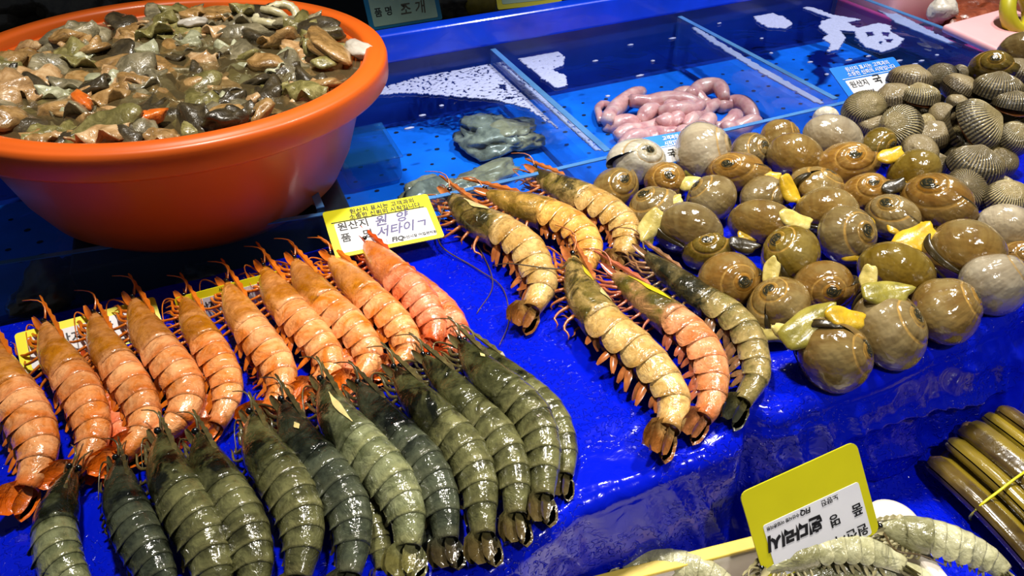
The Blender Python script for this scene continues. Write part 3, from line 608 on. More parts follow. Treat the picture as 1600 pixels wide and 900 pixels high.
# ------------------------------------------------------------------ moon snails
def snail_mat(name, base, base2, whorl, light):
    t = NT(name); wt = t.attr('wt'); sut = t.attr('sut'); az = t.attr('az'); po = t.attr('po')
    st = t.n('ShaderNodeTexNoise'); st.inputs['Scale'].default_value = 1; st.inputs['Detail'].default_value = 4
    cx = t.n('ShaderNodeCombineXYZ'); t.l(t.math('MULTIPLY', az, 26.0), cx.inputs[0]); t.l(t.math('MULTIPLY', po, 1.6), cx.inputs[1]); t.l(t.math('MULTIPLY', t.rnd(), 9.0), cx.inputs[2]); t.l(cx.outputs[0], st.inputs['Vector'])
    n1 = t.noise(1.1, 4)
    c = t.mix(t.ramp(st.outputs['Fac'], [(.35, '#000000'), (.68, '#ffffff')]), base, base2)
    c = t.mix(t.math('MULTIPLY', t.ramp(n1, [(.45, '#000000'), (.68, '#ffffff')]), .6), c, light)
    c = t.mix(t.math('MULTIPLY', t.ramp(po, [(.55, '#000000'), (.85, '#ffffff')]), .5), c, whorl)      # warmer base of the shell
    c = t.mix(t.math('MULTIPLY', t.ramp(wt, [(.50, '#ffffff'), (.75, '#000000')]), .8), c, whorl)       # earlier whorl is warmer
    c = t.mix(t.ramp(wt, [(.40, '#ffffff'), (.55, '#000000')]), c, '#2a2a1e')                           # dark first whorls
    c = t.mix(t.math('MULTIPLY', t.ramp(sut, [(.0, '#ffffff'), (.15, '#ffffff'), (.45, '#000000')]), .75), c, '#ba9248')
    x = t.n('ShaderNodeHueSaturation'); t.l(c, x.inputs['Color']); t.l(t.math('ADD', t.math('MULTIPLY', t.rnd(), .34), .68), x.inputs['Value'])
    b = t.bump(st.outputs['Fac'], .05, .02); t.bump(t.noise(2.5, 2), .10, .06, b); return t.fin(x.outputs[0], .15, .6, .04)
SN = {'brown': snail_mat('brown_snail_shell', '#6c5228', '#826a38', '#966c20', '#928256'), 'olive': snail_mat('olive_snail_shell', '#5e4a10', '#746022', '#82620f', '#847440'),
      'grey': snail_mat('grey_brown_snail_shell', '#6a5632', '#827046', '#8c6a26', '#9c8c66'), 'tawny': snail_mat('tawny_snail_shell', '#7a5520', '#8e6a30', '#a6721e', '#8f7c4c'),
      'pale': snail_mat('pale_snail_shell', '#9a8c74', '#b4a88e', '#b09664', '#c4bba4'), 'white': snail_mat('white_worn_snail_shell', '#b8b098', '#d8d2c0', '#c0b48e', '#e8e4d8')}
def flesh(name, c, c2, c3):
    t = NT(name); n = t.noise(1.4, 2, .5); col = t.ramp(n, [(.2, c3), (.5, c), (.8, c2)]); t.bump(t.noise(4, 2), .06, .05); return t.fin(col, .3, .3, .08)
FL = {'y': flesh('yellow_snail_foot', '#c09a1c', '#d8b83c', '#86701a'), 'o': flesh('olive_snail_foot', '#8a8030', '#b0a450', '#5a5420'), 'd': flesh('dark_operculum', '#2c2410', '#4a3c18', '#120e06'), 'p': flesh('pale_yellow_snail_foot', '#c2b060', '#d8cc88', '#8c7c34')}
def snail_mesh(seed):
    """globose shell: one large last whorl, a spiral suture winding into the apex (+Z), lip step at azimuth 0"""
    rr = random.Random(seed); phr = math.radians(rr.uniform(44, 54)); Wp = rr.uniform(1.9, 2.2); drop = rr.uniform(.16, .22); nt, nph = 96, 58
    V = []; wt = []; sut = []; az = []; po = []; lw = math.log(Wp)
    for i in range(nt+1):
        u = i/nt; th = 2*math.pi*u
        for j in range(nph):
            q = j/(nph-1); ph = math.pi*(.004+.996*q**1.7)
            k = (math.log(max(ph, .004)/phr)/lw)-u+1            # suture lies where k is an integer <= 0
            turns = k if k < 0 else 0
            ks = round(k); ds = abs(k-ks) if ks <= 0 else 9
            fr = (k % 1.0) if k < 0 else None
            sm = min(1, max(0, (ph-phr*.5)/(phr*.9))); sm = sm*sm*(3-2*sm)
            e = 1-drop*(1-u)*sm
            if fr is not None: e += .030*math.sin(math.pi*fr)*min(1, ph/.5)
            e -= .028*math.exp(-(ds/.07)**2)*min(1, ph/.35)
            if k >= 0: e += .0
            x, y, z = e*math.sin(ph), e*math.sin(ph), e*math.cos(ph)
            zz = z*(.80 if z > 0 else .86)+.10*math.exp(-(ph/.38)**2)
            V.append((x*math.cos(th), y*math.sin(th), zz)); wt.append(1 if k >= 0 else max(0, 1+k*.34)); sut.append(min(1, ds/.22)); az.append(u); po.append(ph/math.pi)
    F = gridF(nt+1, nph); F = [f[::-1] for f in F]
    V = np.array(V); lo, hi = V.min(0), V.max(0); c = (lo+hi)/2; h = max(hi[0]-lo[0], hi[1]-lo[1])/2; V = (V-c)/h
    # aperture face between the lip (azimuth 1) and the previous whorl (azimuth 0)
    a, b = V[nt*nph:], V[:nph]; n0 = int(nph*.42)
    AV = np.vstack([a[n0:], b[n0:]]); m = nph-n0
    return V, F, wt, sut, az, po, AV, gridF(2, m), a[n0:], b[n0:]
SNV = [snail_mesh(k) for k in range(4)]; SNM = {}
for kd, mt in SN.items():
    for k, r_ in enumerate(SNV): SNM[kd, k] = mesh('shell', r_[0], r_[1], mt, {'wt': r_[2], 'sut': r_[3], 'az': r_[4], 'po': r_[5]})
OPM = []
for r_ in SNV:
    a, b = r_[8], r_[9]; m = len(a); VV = []
    for t_ in np.linspace(0, 1, 7):
        for q in range(m): p = a[q]*(1-t_)+b[q]*t_; VV.append(p+np.array([0, .16*math.sin(math.pi*t_)*math.sin(math.pi*q/(m-1))**.5, 0])-p*.02)
    OPM.append(mesh('operculum', VV, gridF(7, m), FL['d']))
LOBE = {}
for k in range(3):
    V = []; n, m = 18, 28
    for i in range(n):
        u = math.pi*i/(n-1)
        for j in range(m):
            t = 2*math.pi*j/m; r = math.sin(u); w = 1+.22*mnoise.noise(Vector((math.cos(t)*1.5+k*5, math.sin(t)*1.5, .5)))
            x, y, z = r*math.cos(t)*w, r*math.sin(t)*w*.62, math.cos(u)*.34+.07*math.sin(3*t+k)*r**3
            V.append((x, y, z+.25*x*x*(1 if k else -.6)))
    for kd in FL: LOBE[kd, k] = mesh('foot', V, gridF(n, m, True), FL[kd])
def snail(label, x, y, r, ry=None, apex=None, kd='brown', lift=0.0, feet=(), name='moon_snail', group='moon snails heaped on the shelf'):
    k = int(x*7+y*3) % 4; ry = ry or r*.85; z = .028
    for _ in range(6):
        c = G(x, y, z+lift); rw = r*depth(c)/FPX; z = rw*.80
    sq = .86
    root = empty(name, (c[0], c[1], max(0, c[2]-rw*.8)), label, 'snail', group)
    if apex is None: n = RC @ np.array([.3, .75, -.6])
    else:
        dx, dy = (apex[0]-x)/r, -(apex[1]-y)/max(ry, 1)
        q = math.hypot(dx, dy); 
        if q > .97: dx, dy = dx/q*.97, dy/q*.97
        n = RC @ np.array([dx, dy, math.sqrt(max(.03, 1-dx*dx-dy*dy))])
    n = Vector(n).normalized(); fx = None
    if feet:
        f = feet[0]; fx = Vector(RC @ np.array([f[0]-x, y-f[1], 0.0]))
    else: fx = Vector((math.cos(x), math.sin(x*3), -.4))
    # local Z = apex, the aperture (-Y/+X end of the sweep) turned towards the foot
    X = (fx-n*fx.dot(n)).normalized(); Y = n.cross(X); Mr = Matrix((X, Y, n)).transposed().to_4x4()
    loc = Vector(c)-root.location; sc = rw*1.08
    # flatten to the seen outline along the sight line's vertical
    u_ = RC[:, 1]; kq = max(.74, min(1, 1.10*ry/r)); Sq = np.eye(4); Sq[:3, :3] += (kq-1)*np.outer(u_, u_)     # some shells are oval
    Mm = Matrix.Translation(loc) @ Matrix(Sq.tolist()) @ Mr @ Matrix.Diagonal((sc*random.uniform(1.0, 1.12), sc*random.uniform(.88, 1.0), sc*random.uniform(.92, 1.04), 1))
    o = link('shell', SNM[kd, k], root); o.matrix_local = Mm
    if feet: p = link('operculum', OPM[k], root); p.matrix_local = Mm
    for f in feet:
        fxp, fyp, fr, col = f[:4]; ang = f[4] if len(f) > 4 else math.degrees(math.atan2(y-fyp, fxp-x)); d0 = depth(c)
        P = CAM+ray(fxp, fyp)*(np.linalg.norm(c-CAM)/np.linalg.norm(ray(fxp, fyp)))*.985
        if P[2] < .004: P[2] = .004
        fw = fr*1.25*d0/FPX; q = link('foot', LOBE[col, int(fxp) % 3], root)
        ca = math.radians(ang); ex = RC @ np.array([math.cos(ca), math.sin(ca), 0]); ez = RC @ np.array([-.2*math.sin(ca), .45, .85]); ez = ez-ex*(ez@ex); ez /= np.linalg.norm(ez); ey = np.cross(ez, ex)
        q.matrix_local = Matrix.Translation(Vector(P)-root.location) @ Matrix([[ex[0], ey[0], ez[0]], [ex[1], ey[1], ez[1]], [ex[2], ey[2], ez[2]]]).to_4x4() @ Matrix.Scale(fw, 4)
    return root
S = snail
S('white worn snail shell at the back of the heap by the tank wall', 995, 252, 42, 36, (1006, 240), 'white', .004)
S('brown snail nearest the rear prawn, its coil facing up', 962, 295, 41, 28, (972, 287), 'brown')
S('amber snail with round coil, right of the brown one at the rear', 1042, 284, 33, 30, (1040, 279), 'tawny', 0, [(1086, 288, 18, 'p')])
S('pale snail at the back edge with a dark open mouth', 1097, 236, 44, 38, (1135, 228), 'pale', .008, [(1083, 262, 17, 'o', 250)])
S('small grey snail at the back, coil at its right end', 1172, 238, 32, 28, (1187, 231), 'grey', .006)
S('snail with dark coil on its left and grey body, in the back row', 1153, 270, 44, 32, (1128, 264), 'tawny', .004, [(1204, 276, 13, 'y')])
S('small snail at the back against the tank, coil at right', 1218, 218, 31, 24, (1246, 212), 'brown', .010)
S('tall brown snail edged with a yellow foot in the back row', 1244, 247, 40, 38, None, 'brown', .006, [(1276, 280, 26, 'y', 35)])
S('round snail with a yellow foot and coil at its right edge', 1195, 306, 40, 31, (1220, 309), 'grey', 0, [(1232, 297, 20, 'y', -60)])
S('rounded grey snail with a brown stain, left middle of the heap', 1110, 314, 40, 32, (1080, 296), 'grey', 0, [])
S('slim grey snail beside the rear prawn with pale foot', 1022, 328, 42, 26, (1000, 312), 'grey', 0, [(1048, 318, 16, 'p')])
S('long smooth grey-brown snail near the prawn tail, coil hidden', 1072, 358, 50, 33, None, 'grey', .004, [(1016, 352, 22, 'p', 240), (1013, 372, 12, 'o', 270)])
S('smooth oval snail with pale foot at both ends, mid heap', 1192, 350, 46, 30, None, 'brown', .002, [(1240, 345, 22, 'p', -20), (1172, 368, 16, 'y', 10)])
S('olive snail with coil on top and a dark flap at right', 1107, 392, 36, 36, (1098, 376), 'olive', 0, [(1160, 384, 18, 'd', -10)])
S('large olive snail with pale growth lines, left centre of the heap', 1234, 400, 50, 38, (1198, 380), 'olive', .004, [(1248, 440, 16, 'y', 0)])
S('big tawny snail with orange ring around its coil', 1142, 438, 47, 41, (1152, 441), 'tawny', .002, [(1205, 424, 17, 'p', 80)])
S('dark brown snail in front with a flat coil at upper left', 1215, 480, 50, 38, (1186, 458), 'brown', 0, [(1212, 517, 28, 'p', -8)])
S('brown snail with a large dark coil and round pale foot, centre front', 1291, 450, 45, 41, (1286, 456), 'tawny', .004, [(1357, 434, 17, 'p', 80)])
S('frontmost snail, egg shaped, pale yellow-green foot curling over its back', 1300, 552, 59, 54, (1338, 540), 'brown', 0, [(1262, 512, 38, 'o', 38), (1318, 498, 26, 'y', -12), (1226, 518, 18, 'p', 170)])
S('largest grey-brown snail in front with a ringed coil at upper right', 1386, 512, 60, 54, (1416, 487), 'grey', 0, [(1382, 460, 30, 'o', 5)])
S('reddish brown snail at the front right, coil near its upper right', 1477, 484, 56, 46, (1512, 462), 'brown', 0)
S('pale brown snail at the right edge in the front row', 1553, 446, 54, 40, (1590, 424), 'pale', 0)
S('olive glossy oval snail behind the largest front snail', 1401, 424, 56, 34, None, 'olive', .004)
S('big smooth snail with wide yellow foot spread to its left', 1502, 394, 58, 40, None, 'brown', .006, [(1426, 378, 32, 'y', 30), (1470, 420, 22, 'd', -40)])
S('round grey-brown snail with small coil and yellow foot below', 1324, 370, 46, 38, (1339, 366), 'grey', .006, [(1338, 399, 18, 'y', -10)])
S('oval brown snail with pale feet at both ends, upper middle', 1287, 331, 46, 31, None, 'brown', .006, [(1257, 350, 18, 'p', 240), (1350, 346, 17, 'y', -25)])
S('flat silvery snail with yellow foot below, upper right of the heap', 1396, 341, 44, 28, (1375, 325), 'grey', .008, [(1412, 358, 22, 'y', 5)])
S('striped tawny snail with open dark mouth, below the ribbed cockle', 1466, 318, 54, 34, (1438, 299), 'tawny', .012, [(1500, 347, 20, 'y', -20)])
S('upright snail with an orange whorl and dark coil, upper middle', 1357, 302, 36, 34, (1351, 290), 'tawny', .010, [(1396, 292, 16, 'd', 20)])
S('olive snail with a yellow foot tip, just below the cockles', 1424, 272, 42, 28, None, 'olive', .014, [(1418, 283, 15, 'y', 30)])
S('golden snail with a broad black coil, beneath the cockles', 1327, 256, 42, 34, (1321, 249), 'tawny', .010, [(1390, 244, 17, 'y', 20)])
S('plain brown snail with a yellow edge, mid back of the heap', 1277, 294, 42, 28, (1294, 274), 'brown', .006, [(1232, 300, 16, 'y', 70)])
S('smooth pale olive snail at the back, next to the first cockle', 1302, 215, 42, 30, None, 'pale', .010)
S('pale snail cut by the right picture edge', 1572, 358, 42, 32, None, 'pale', .012)
S('tawny snail cut by the right edge above the front pale one', 1592, 402, 28, 26, (1586, 392), 'tawny', .008)
S('small dark shiny snail among the cockles', 1372, 224, 27, 20, (1385, 230), 'olive', .016)
S('rounded white shell peeping out at the tank corner', 1290, 186, 20, 16, None, 'white', .014)
S('yellowish snail on top of the cockle heap at upper right', 1553, 106, 30, 24, (1540, 100), 'olive', .055)
S('dark grey snail at the top right corner of the heap', 1592, 82, 32, 26, None, 'grey', .060)
# ------------------------------------------------------------------ ribbed cockles
def cockle_mat(name, rub, rib, groove, rubr=.55):
    t = NT(name); cr, rb = t.attr('cr'), t.attr('rb'); n = t.noise(3, 4, .6)
    ribs = t.mix(t.ramp(rb, [(.25, '#000000'), (.6, '#ffffff')]), groove, rib)
    edge = t.math('ADD', cr, t.math('MULTIPLY', t.math('SUBTRACT', n, .5), .45))
    c = t.mix(t.ramp(edge, [(rubr-.06, '#000000'), (rubr+.06, '#ffffff')]), t.mix(n, rub, rib), ribs)
    c = t.mix(t.math('MULTIPLY', t.ramp(edge, [(.80, '#000000'), (.95, '#ffffff')]), .7), c, groove)
    x = t.n('ShaderNodeHueSaturation'); t.l(c, x.inputs['Color']); t.l(t.math('ADD', t.math('MULTIPLY', t.rnd(), .35), .8), x.inputs['Value'])
    t.bump(t.noise(12, 4), .3, .04); return t.fin(x.outputs[0], .30, .45, .1)
CK = {'ribbed': cockle_mat('ribbed_cockle_shell', '#786842', '#b0a070', '#1a1208', .55), 'dark': cockle_mat('dark_cockle_shell', '#40341e', '#8a7a50', '#100a04', .3), 'smooth': cockle_mat('grey_cockle_shell', '#80704c', '#9a8a66', '#3a2e1a', .84)}
M['cockle_flesh'] = meat_mat('orange_cockle_flesh', '#b0602a', '#d08a48', '#5a2c10')
def valve(nr=58, flip=1, amp=.022):
    V = []; cr = []; rb = []; n, m = 16, 421
    for i in range(n):
        r = (i/(n-1))
        for j in range(m):
            ph = -math.pi*.5+2*math.pi*j/(m-1); mx, my = math.cos(ph), math.sin(ph)*.86; ux, uy = .0, -.52
            x = ux+(mx-ux)*r; y = uy+(my-uy)*r; rho2 = x*x+(y/.86)**2
            a = math.atan2(my-uy, mx); rib = .5+.5*math.cos(a*nr*1.05) ; fade = min(1, r*1.5)
            z = .70*math.sqrt(max(0, 1-rho2))**.85+.10*math.exp(-(r/.25)**2)
            z += amp*rib*fade*(1 if r < .985 else .3); k = 1+.012*rib*r
            V.append((x*k, y*k, z*flip)); cr.append(r); rb.append(rib)
    return V, gridF(n, m), cr, rb
CKM = {}
for kd, mt in CK.items():
    for fl in (1, -1):
        V, F, cr, rb = valve(flip=fl, amp={'smooth': .002}.get(kd, .020)); CKM[kd, fl] = mesh('valve', V, F, mt, {'cr': cr, 'rb': rb})
V, F = blob(3, 3, .2, 1.5, (.86, .72, .10), .08); FLM = mesh('flesh', V, F, M['cockle_flesh'])
def cockle(label, x, y, r, kd, nrm, hinge, lift, gape=0.0):
    """nrm: outward direction of the upper valve (right, up, towards camera); hinge: image angle of the beak"""
    z = .02
    for _ in range(5): c = G(x, y, lift+z); rw = r*depth(c)/FPX; z = rw*.5
    n = Vector(RC @ np.array(nrm, float)).normalized(); h = math.radians(hinge); hv = Vector(RC @ np.array([math.cos(h), math.sin(h), 0])); Yv = -(hv-n*hv.dot(n)).normalized(); Xv = Yv.cross(n)
    root = empty('cockle', (c[0], c[1], max(0, c[2]-rw*.6)), label, 'cockle', 'cockles heaped at the upper right'); Mr = Matrix((Xv, Yv, n)).transposed().to_4x4(); loc = Vector(c)-root.location
    for fl in (1, -1):
        o = link('valve', CKM[kd, fl], root); g = Matrix.Translation((0, -.86, 0)) @ Matrix.Rotation(gape*fl*.5, 4, 'X') @ Matrix.Translation((0, .86, 0))
        o.matrix_local = Matrix.Translation(loc) @ Mr @ Matrix.Scale(rw, 4) @ Matrix.Translation((0, 0, fl*.02)) @ g
    if gape > .1:
        o = link('flesh', FLM, root); o.matrix_local = Matrix.Translation(loc) @ Mr @ Matrix.Scale(rw*.96, 4)
    return root
K = cockle
K('smooth beige cockle in front of the blue tank card', 1420, 128, 34, 'smooth', (0, .85, .5), 60, .045, .0)
K('upright dark ribbed cockle with an orange rim, at the back of the heap', 1470, 122, 26, 'dark', (-.8, .3, .5), 250, .050, .15)
K('gaping cockle at the back showing orange flesh', 1498, 120, 18, 'dark', (.5, .6, .5), 240, .050, .5)
K('flat beige cockle just under the smooth one by the card', 1396, 154, 30, 'smooth', (-.2, .8, .6), 120, .038)
K('half open ribbed cockle with orange edge, in the upper middle', 1436, 158, 31, 'ribbed', (.1, .75, .65), 100, .040, .22)
K('ribbed cockle with dark fringe at the heap\'s left end', 1350, 172, 36, 'ribbed', (-.2, .6, .75), 300, .025)
K('small grey smooth cockle under the left fringe', 1361, 194, 24, 'smooth', (-.1, .4, .9), 100, .020)
K('upright ribbed cockle with a wide black margin, left centre', 1408, 200, 37, 'ribbed', (-.55, .2, .8), 180, .024)
K('small ribbed cockle wedged right of the upright one', 1448, 198, 23, 'ribbed', (.2, .3, .9), 130, .026)
K('grey cockle with ribbed lower rim, centre of the heap', 1457, 213, 29, 'smooth', (-.2, .6, .75), 110, .022)
K('largest round cockle with fine ribs on its left side', 1521, 200, 45, 'ribbed', (.35, .35, .87), 20, .030, .12)
K('small rounded grey cockle left of the largest one', 1471, 180, 22, 'smooth', (-.5, .4, .75), 30, .038)
K('tiny olive cockle above the largest one', 1495, 161, 17, 'smooth', (0, .6, .8), 60, .045)
K('cream oval cockle at the top of the heap', 1497, 138, 28, 'smooth', (.3, .7, .6), 20, .050)
K('dark ribbed cockle at the upper right of the heap', 1556, 146, 38, 'dark', (0, .7, .7), 80, .048, .1)
K('gaping dark cockle with orange inside at the right edge', 1580, 172, 32, 'dark', (.1, .7, .6), 90, .042, .4)
K('ribbed cockle with black grooves at the right edge', 1582, 218, 32, 'ribbed', (.3, .3, .9), 110, .028)
K('round olive-grey cockle lowest in the middle', 1436, 238, 31, 'smooth', (-.1, .45, .85), 200, .020)
K('wide dark cockle below the largest one', 1522, 264, 44, 'dark', (.1, .6, .75), 80, .018)
K('dark finely ribbed cockle above the striped snail', 1508, 298, 36, 'dark', (.1, .45, .9), 200, .014)
K('broad ribbed cockle at the right edge above the pale snail', 1572, 312, 36, 'ribbed', (0, .3, .95), 90, .016)
K('grey cockle at the right edge near the top', 1584, 116, 30, 'smooth', (.2, .6, .7), 60, .055)
K('dark cockle between the largest one and the right edge', 1562, 254, 30, 'dark', (.2, .5, .8), 150, .010)
for k, (x, y) in enumerate(((1400, 185), (1440, 180), (1480, 205), (1500, 235), (1545, 170), (1560, 210), (1480, 155), (1530, 130), (1560, 280), (1460, 245))):
    K('dark cockle buried low in the upper right heap', x, y+18, 30, 'dark', (random.uniform(-.4, .4), .6, .6), random.uniform(0, 360), .004)
# ------------------------------------------------------------------ pink spoon worms in the tank
t = NT('pink_worm_skin'); n = t.noise(70, 4); c = t.ramp(n, [(.3, '#c87c7c'), (.5, '#e6a49c'), (.72, '#f4c8ba')]); c = t.mix(t.math('MULTIPLY', t.rnd(), .4), c, '#b87078')
t.bump(t.noise(220, 3), .3, .0015); M['worm'] = t.fin(c, .28, .5, .08); M['worm_mouth'] = plain('orange_worm_mouth', '#d08a20', .4)
WORM = [[(938, 190), (934, 170), (942, 160), (953, 166), (950, 178)], [(948, 192), (965, 165), (1004, 143)], [(985, 160), (1040, 156), (1096, 162)], [(945, 195), (975, 194), (1000, 190)], [(1000, 185), (1020, 174), (1038, 170)],
        [(1030, 172), (1065, 174), (1098, 164)], [(962, 214), (1000, 204), (1040, 192)], [(1030, 196), (1064, 185)], [(1078, 152), (1093, 136), (1120, 136), (1133, 152)], [(1125, 168), (1142, 160), (1160, 164), (1182, 184)],
        [(1040, 152), (1078, 150), (1108, 160)], [(1040, 171), (1066, 171)], [(1072, 200), (1092, 178), (1120, 164)], [(1038, 190), (1062, 196)], [(1090, 206), (1112, 186)], [(1116, 202), (1144, 192), (1150, 176)], [(1055, 172), (1092, 172)],
        [(970, 225), (1000, 216), (1030, 214)], [(1000, 222), (1030, 208), (1060, 210)], [(1060, 212), (1100, 205)], [(1130, 205), (1165, 196), (1185, 190)], [(1020, 232), (1045, 224)], [(1065, 225), (1105, 214)]]
for k, p in enumerate(WORM):
    zz = TZ+.009+.006*(k % 3); A, ln = resample(catmull([G(x, y, zz) for x, y in p], 8), 18); 
    for i in range(18): A[i, 2] += .003*math.sin(i*.5+k)
    r0 = .0125 if k else .006; rad = r0*(np.sin(np.pi*np.linspace(.14, .90, 18))**.45)*(1+.06*np.sin(np.linspace(0, 14, 18)+k))
    base = A[9].copy(); base[2] = TZ; root = empty('spoon_worm', base, 'plump pink spoon worm in the pile on the tank floor' if k else 'thin pink worm curled into a loop at the pile\'s left end', 'worm', 'pink spoon worms in the tank')
    if k == 8: root['label'] = 'pink spoon worm arched into a high loop at the back of the pile'
    if k == 9: root['label'] = 'pink spoon worm bending down at the right end of the pile'
    V, F = tube(A, rad, 12); part('body', V, F, M['worm'], root, None, base)
    if k in (7, 13): V, F = blob(k, 1, .1, 1, (.003, .003, .003)); part('mouth', np.array(V)+A[-1]+(A[-1]-A[-2])*.2, F, M['worm_mouth'], root, None, base)
    if k == 13: root['label'] = 'pink spoon worm in front with a small orange mouth'
    if k == 7: root['label'] = 'pink spoon worm mid pile with an orange mouth end'
# ------------------------------------------------------------------ grey shellfish lying in the left compartments
M['oyster'] = meat_mat('grey_oyster_meat', '#6a6d64', '#9c9c8c', '#2c302e', k=1); M['oyster2'] = meat_mat('tan_sea_cucumber', '#8a8268', '#b4aa8c', '#4a4636', k=1)
def creature(name, label, cat, x, y, sc, rot, mats, parts):
    p = G(x, y, TZ+.012); p[2] = TZ+.001; root = empty(name, p, label, cat); root.rotation_euler = (0, 0, rot)
    for i, (nm, seed, off, s, mt) in enumerate(parts):
        V, F = blob(seed, 4, .42, 1.5, s, .16); V = np.array(V)+np.array(off); V[:, 2] = np.maximum(V[:, 2], .0005); part(nm, V, F, M[mt], root)
creature('shucked_oyster', 'large grey frilled shellfish on the blue tank floor', 'shellfish', 778, 215, 1, -.2, None, [('mantle', 3, (0, 0, .014), (.052, .046, .018), 'oyster'), ('frill', 7, (.008, -.012, .022), (.036, .024, .014), 'oyster2'), ('lobe', 9, (.030, -.026, .014), (.028, .014, .012), 'oyster2'), ('fold', 12, (-.022, .014, .024), (.022, .026, .014), 'oyster')])
creature('abalone', 'grey shellfish with dark rim behind the large yellow card', 'shellfish', 676, 300, 1, .3, None, [('foot', 4, (0, 0, .012), (.036, .020, .014), 'oyster'), ('mantle', 5, (-.004, .012, .010), (.030, .020, .012), 'oyster2')])
creature('sea_cucumber', 'long tan-grey sea cucumber lying on the tank floor near the front wall', 'sea cucumber', 755, 280, 1, .35, None, [('body', 6, (0, 0, .013), (.052, .018, .014), 'oyster2'), ('head', 8, (-.036, -.004, .012), (.020, .014, .012), 'oyster')])
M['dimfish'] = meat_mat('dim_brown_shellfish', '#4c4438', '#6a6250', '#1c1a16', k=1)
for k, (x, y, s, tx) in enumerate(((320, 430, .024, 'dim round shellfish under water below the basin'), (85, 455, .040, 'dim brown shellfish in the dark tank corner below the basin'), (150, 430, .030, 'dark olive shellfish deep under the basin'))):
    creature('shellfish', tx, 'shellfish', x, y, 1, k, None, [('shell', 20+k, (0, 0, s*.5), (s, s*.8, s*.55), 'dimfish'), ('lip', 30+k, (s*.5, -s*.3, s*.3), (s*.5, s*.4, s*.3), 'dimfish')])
# clear plastic scoop tub beside the basin
tr = empty('clear_tub', G(575, 265, TZ+.002), 'clear blue-tinted plastic tub standing in the tank beside the basin', 'tub')
V, F = boxVF(-.035, .035, -.05, .05, 0, .036, .008); part('tub_wall', V, F, M['tubplastic'], tr)
V, F = boxVF(-.037, .037, -.052, .052, .034, .037, .001); part('tub_rim', V, F, M['tubplastic'], tr)
# ------------------------------------------------------------------ cards with writing
def text_me(body, size, mat, shear=0.0, bold=0.0):
    c = bpy.data.curves.new('writing', 'FONT'); c.body = body; c.size = size; c.shear = shear; c.offset = bold; c.resolution_u = 2; c.align_x = 'LEFT'
    o = bpy.data.objects.new('writing_tmp', c); COL.objects.link(o); dg = bpy.context.evaluated_depsgraph_get()
    me = bpy.data.meshes.new_from_object(o.evaluated_get(dg)); bpy.data.objects.remove(o); me.materials.clear(); me.materials.append(mat); return me
def rounded(w, h, r, y0=0, t=.0012, z=0):
    P = []
    for cx, cy, a0 in ((w/2-r, y0+h-r, 0), (-w/2+r, y0+h-r, 90), (-w/2+r, y0+r, 180), (w/2-r, y0+r, 270)):
        for k in range(5): a = math.radians(a0+k*22.5); P.append((cx+r*math.cos(a), cy+r*math.sin(a)))
    n = len(P); V = [(x, y, z) for x, y in P]+[(x, y, z+t) for x, y in P]
    return V, [tuple(range(n-1, -1, -1)), tuple(range(n, 2*n))]+[(i, (i+1) % n, n+(i+1) % n, n+i) for i in range(n)]
def card(name, label, loc, eul, w, h, cm, pm, panel, writing, line=None, rad=.003):
    root = empty(name, loc, label, 'price card', 'price cards'); root.rotation_euler = eul
    V, F = rounded(w, h, rad); part('card', V, F, cm, root, smooth=False)
    x0, y0, x1, y1 = panel
    V, F = rounded((x1-x0)*w, (y1-y0)*h, .002, 0, .0004); V = np.array(V)+np.array([(x0+x1)/2*w-w/2, y0*h, .0012]); part('panel', V, F, pm, root, smooth=False)
    if line:
        V, F = boxVF(line[0]*w-w/2, line[1]*w-w/2, line[2]*h, line[2]*h+.0008, .0012, .0018); part('ruled_line', V, F, line[3], root, smooth=False)
    for body, x, y, size, mat, sh, bold, rot in writing:
        o = link('writing', text_me(body, size*h, mat, sh, bold), root); o.location = (x*w-w/2, y*h, .0019); o.rotation_euler = (0, 0, rot)
    return root
ik, ip, iw, ib = M['ink'], M['inkp'], M['inkw'], M['inkb']
pr1 = [('원산지', .09, .54, .19, ik, 0, .0002, 0), ('품', .09, .30, .19, ik, 0, .0002, 0), ('명', .29, .30, .19, ik, 0, .0002, 0)]
card('yellow_card', 'large yellow price card with white panel, behind the orange prawns and against the tank', (.1050, .5795, .021), (.3193, .0542, -.0009), .1060, .0583, M['yellow'], M['paper'], (.07, .07, .94, .70),
     [('원산지 표시는 고객과의', .24, .86, .115, ik, .0, .0001, 0), ('소중한 신뢰의 시작입니다', .22, .745, .115, ik, 0, .0001, 0)]+pr1+[('원  양', .42, .50, .24, ip, .3, .0003, .02), ('서타이ㄱ', .40, .26, .24, ip, .35, .0003, .03), ('|', .47, .12, .09, ik, 0, 0, 0), ('FIQ', .52, .10, .13, ik, .2, .0003, 0), ('수산시장 어업관리원', .62, .115, .07, ik, 0, .0001, 0)], (.05, .92, .715, ik))
card('yellow_card', 'yellow price card standing upside down in the white tray of pale prawns', (.3081, .1931, -.0634), (1.0368, -.1494, -.0373), .0947, .0737, M['yellow2'], M['paper'], (.06, -.0, .90, .60) if False else (.10, .02, .93, .60),
     [(b, 1-x, .60-(y-.07)*.95, s*.72, m_, sh, bo, math.pi) for b, x, y, s, m_, sh, bo, _ in pr1]+[('흰다리시', .57, .44, .165, ik, .2, .0007, math.pi*.99), ('FIQ', .50, .575, .075, ik, .2, .0002, math.pi), ('수산시장 어업관리원', .40, .565, .042, ik, 0, .0001, math.pi), ('노량진', .74, .575, .07, ik, 0, .0001, math.pi)], None, .006)
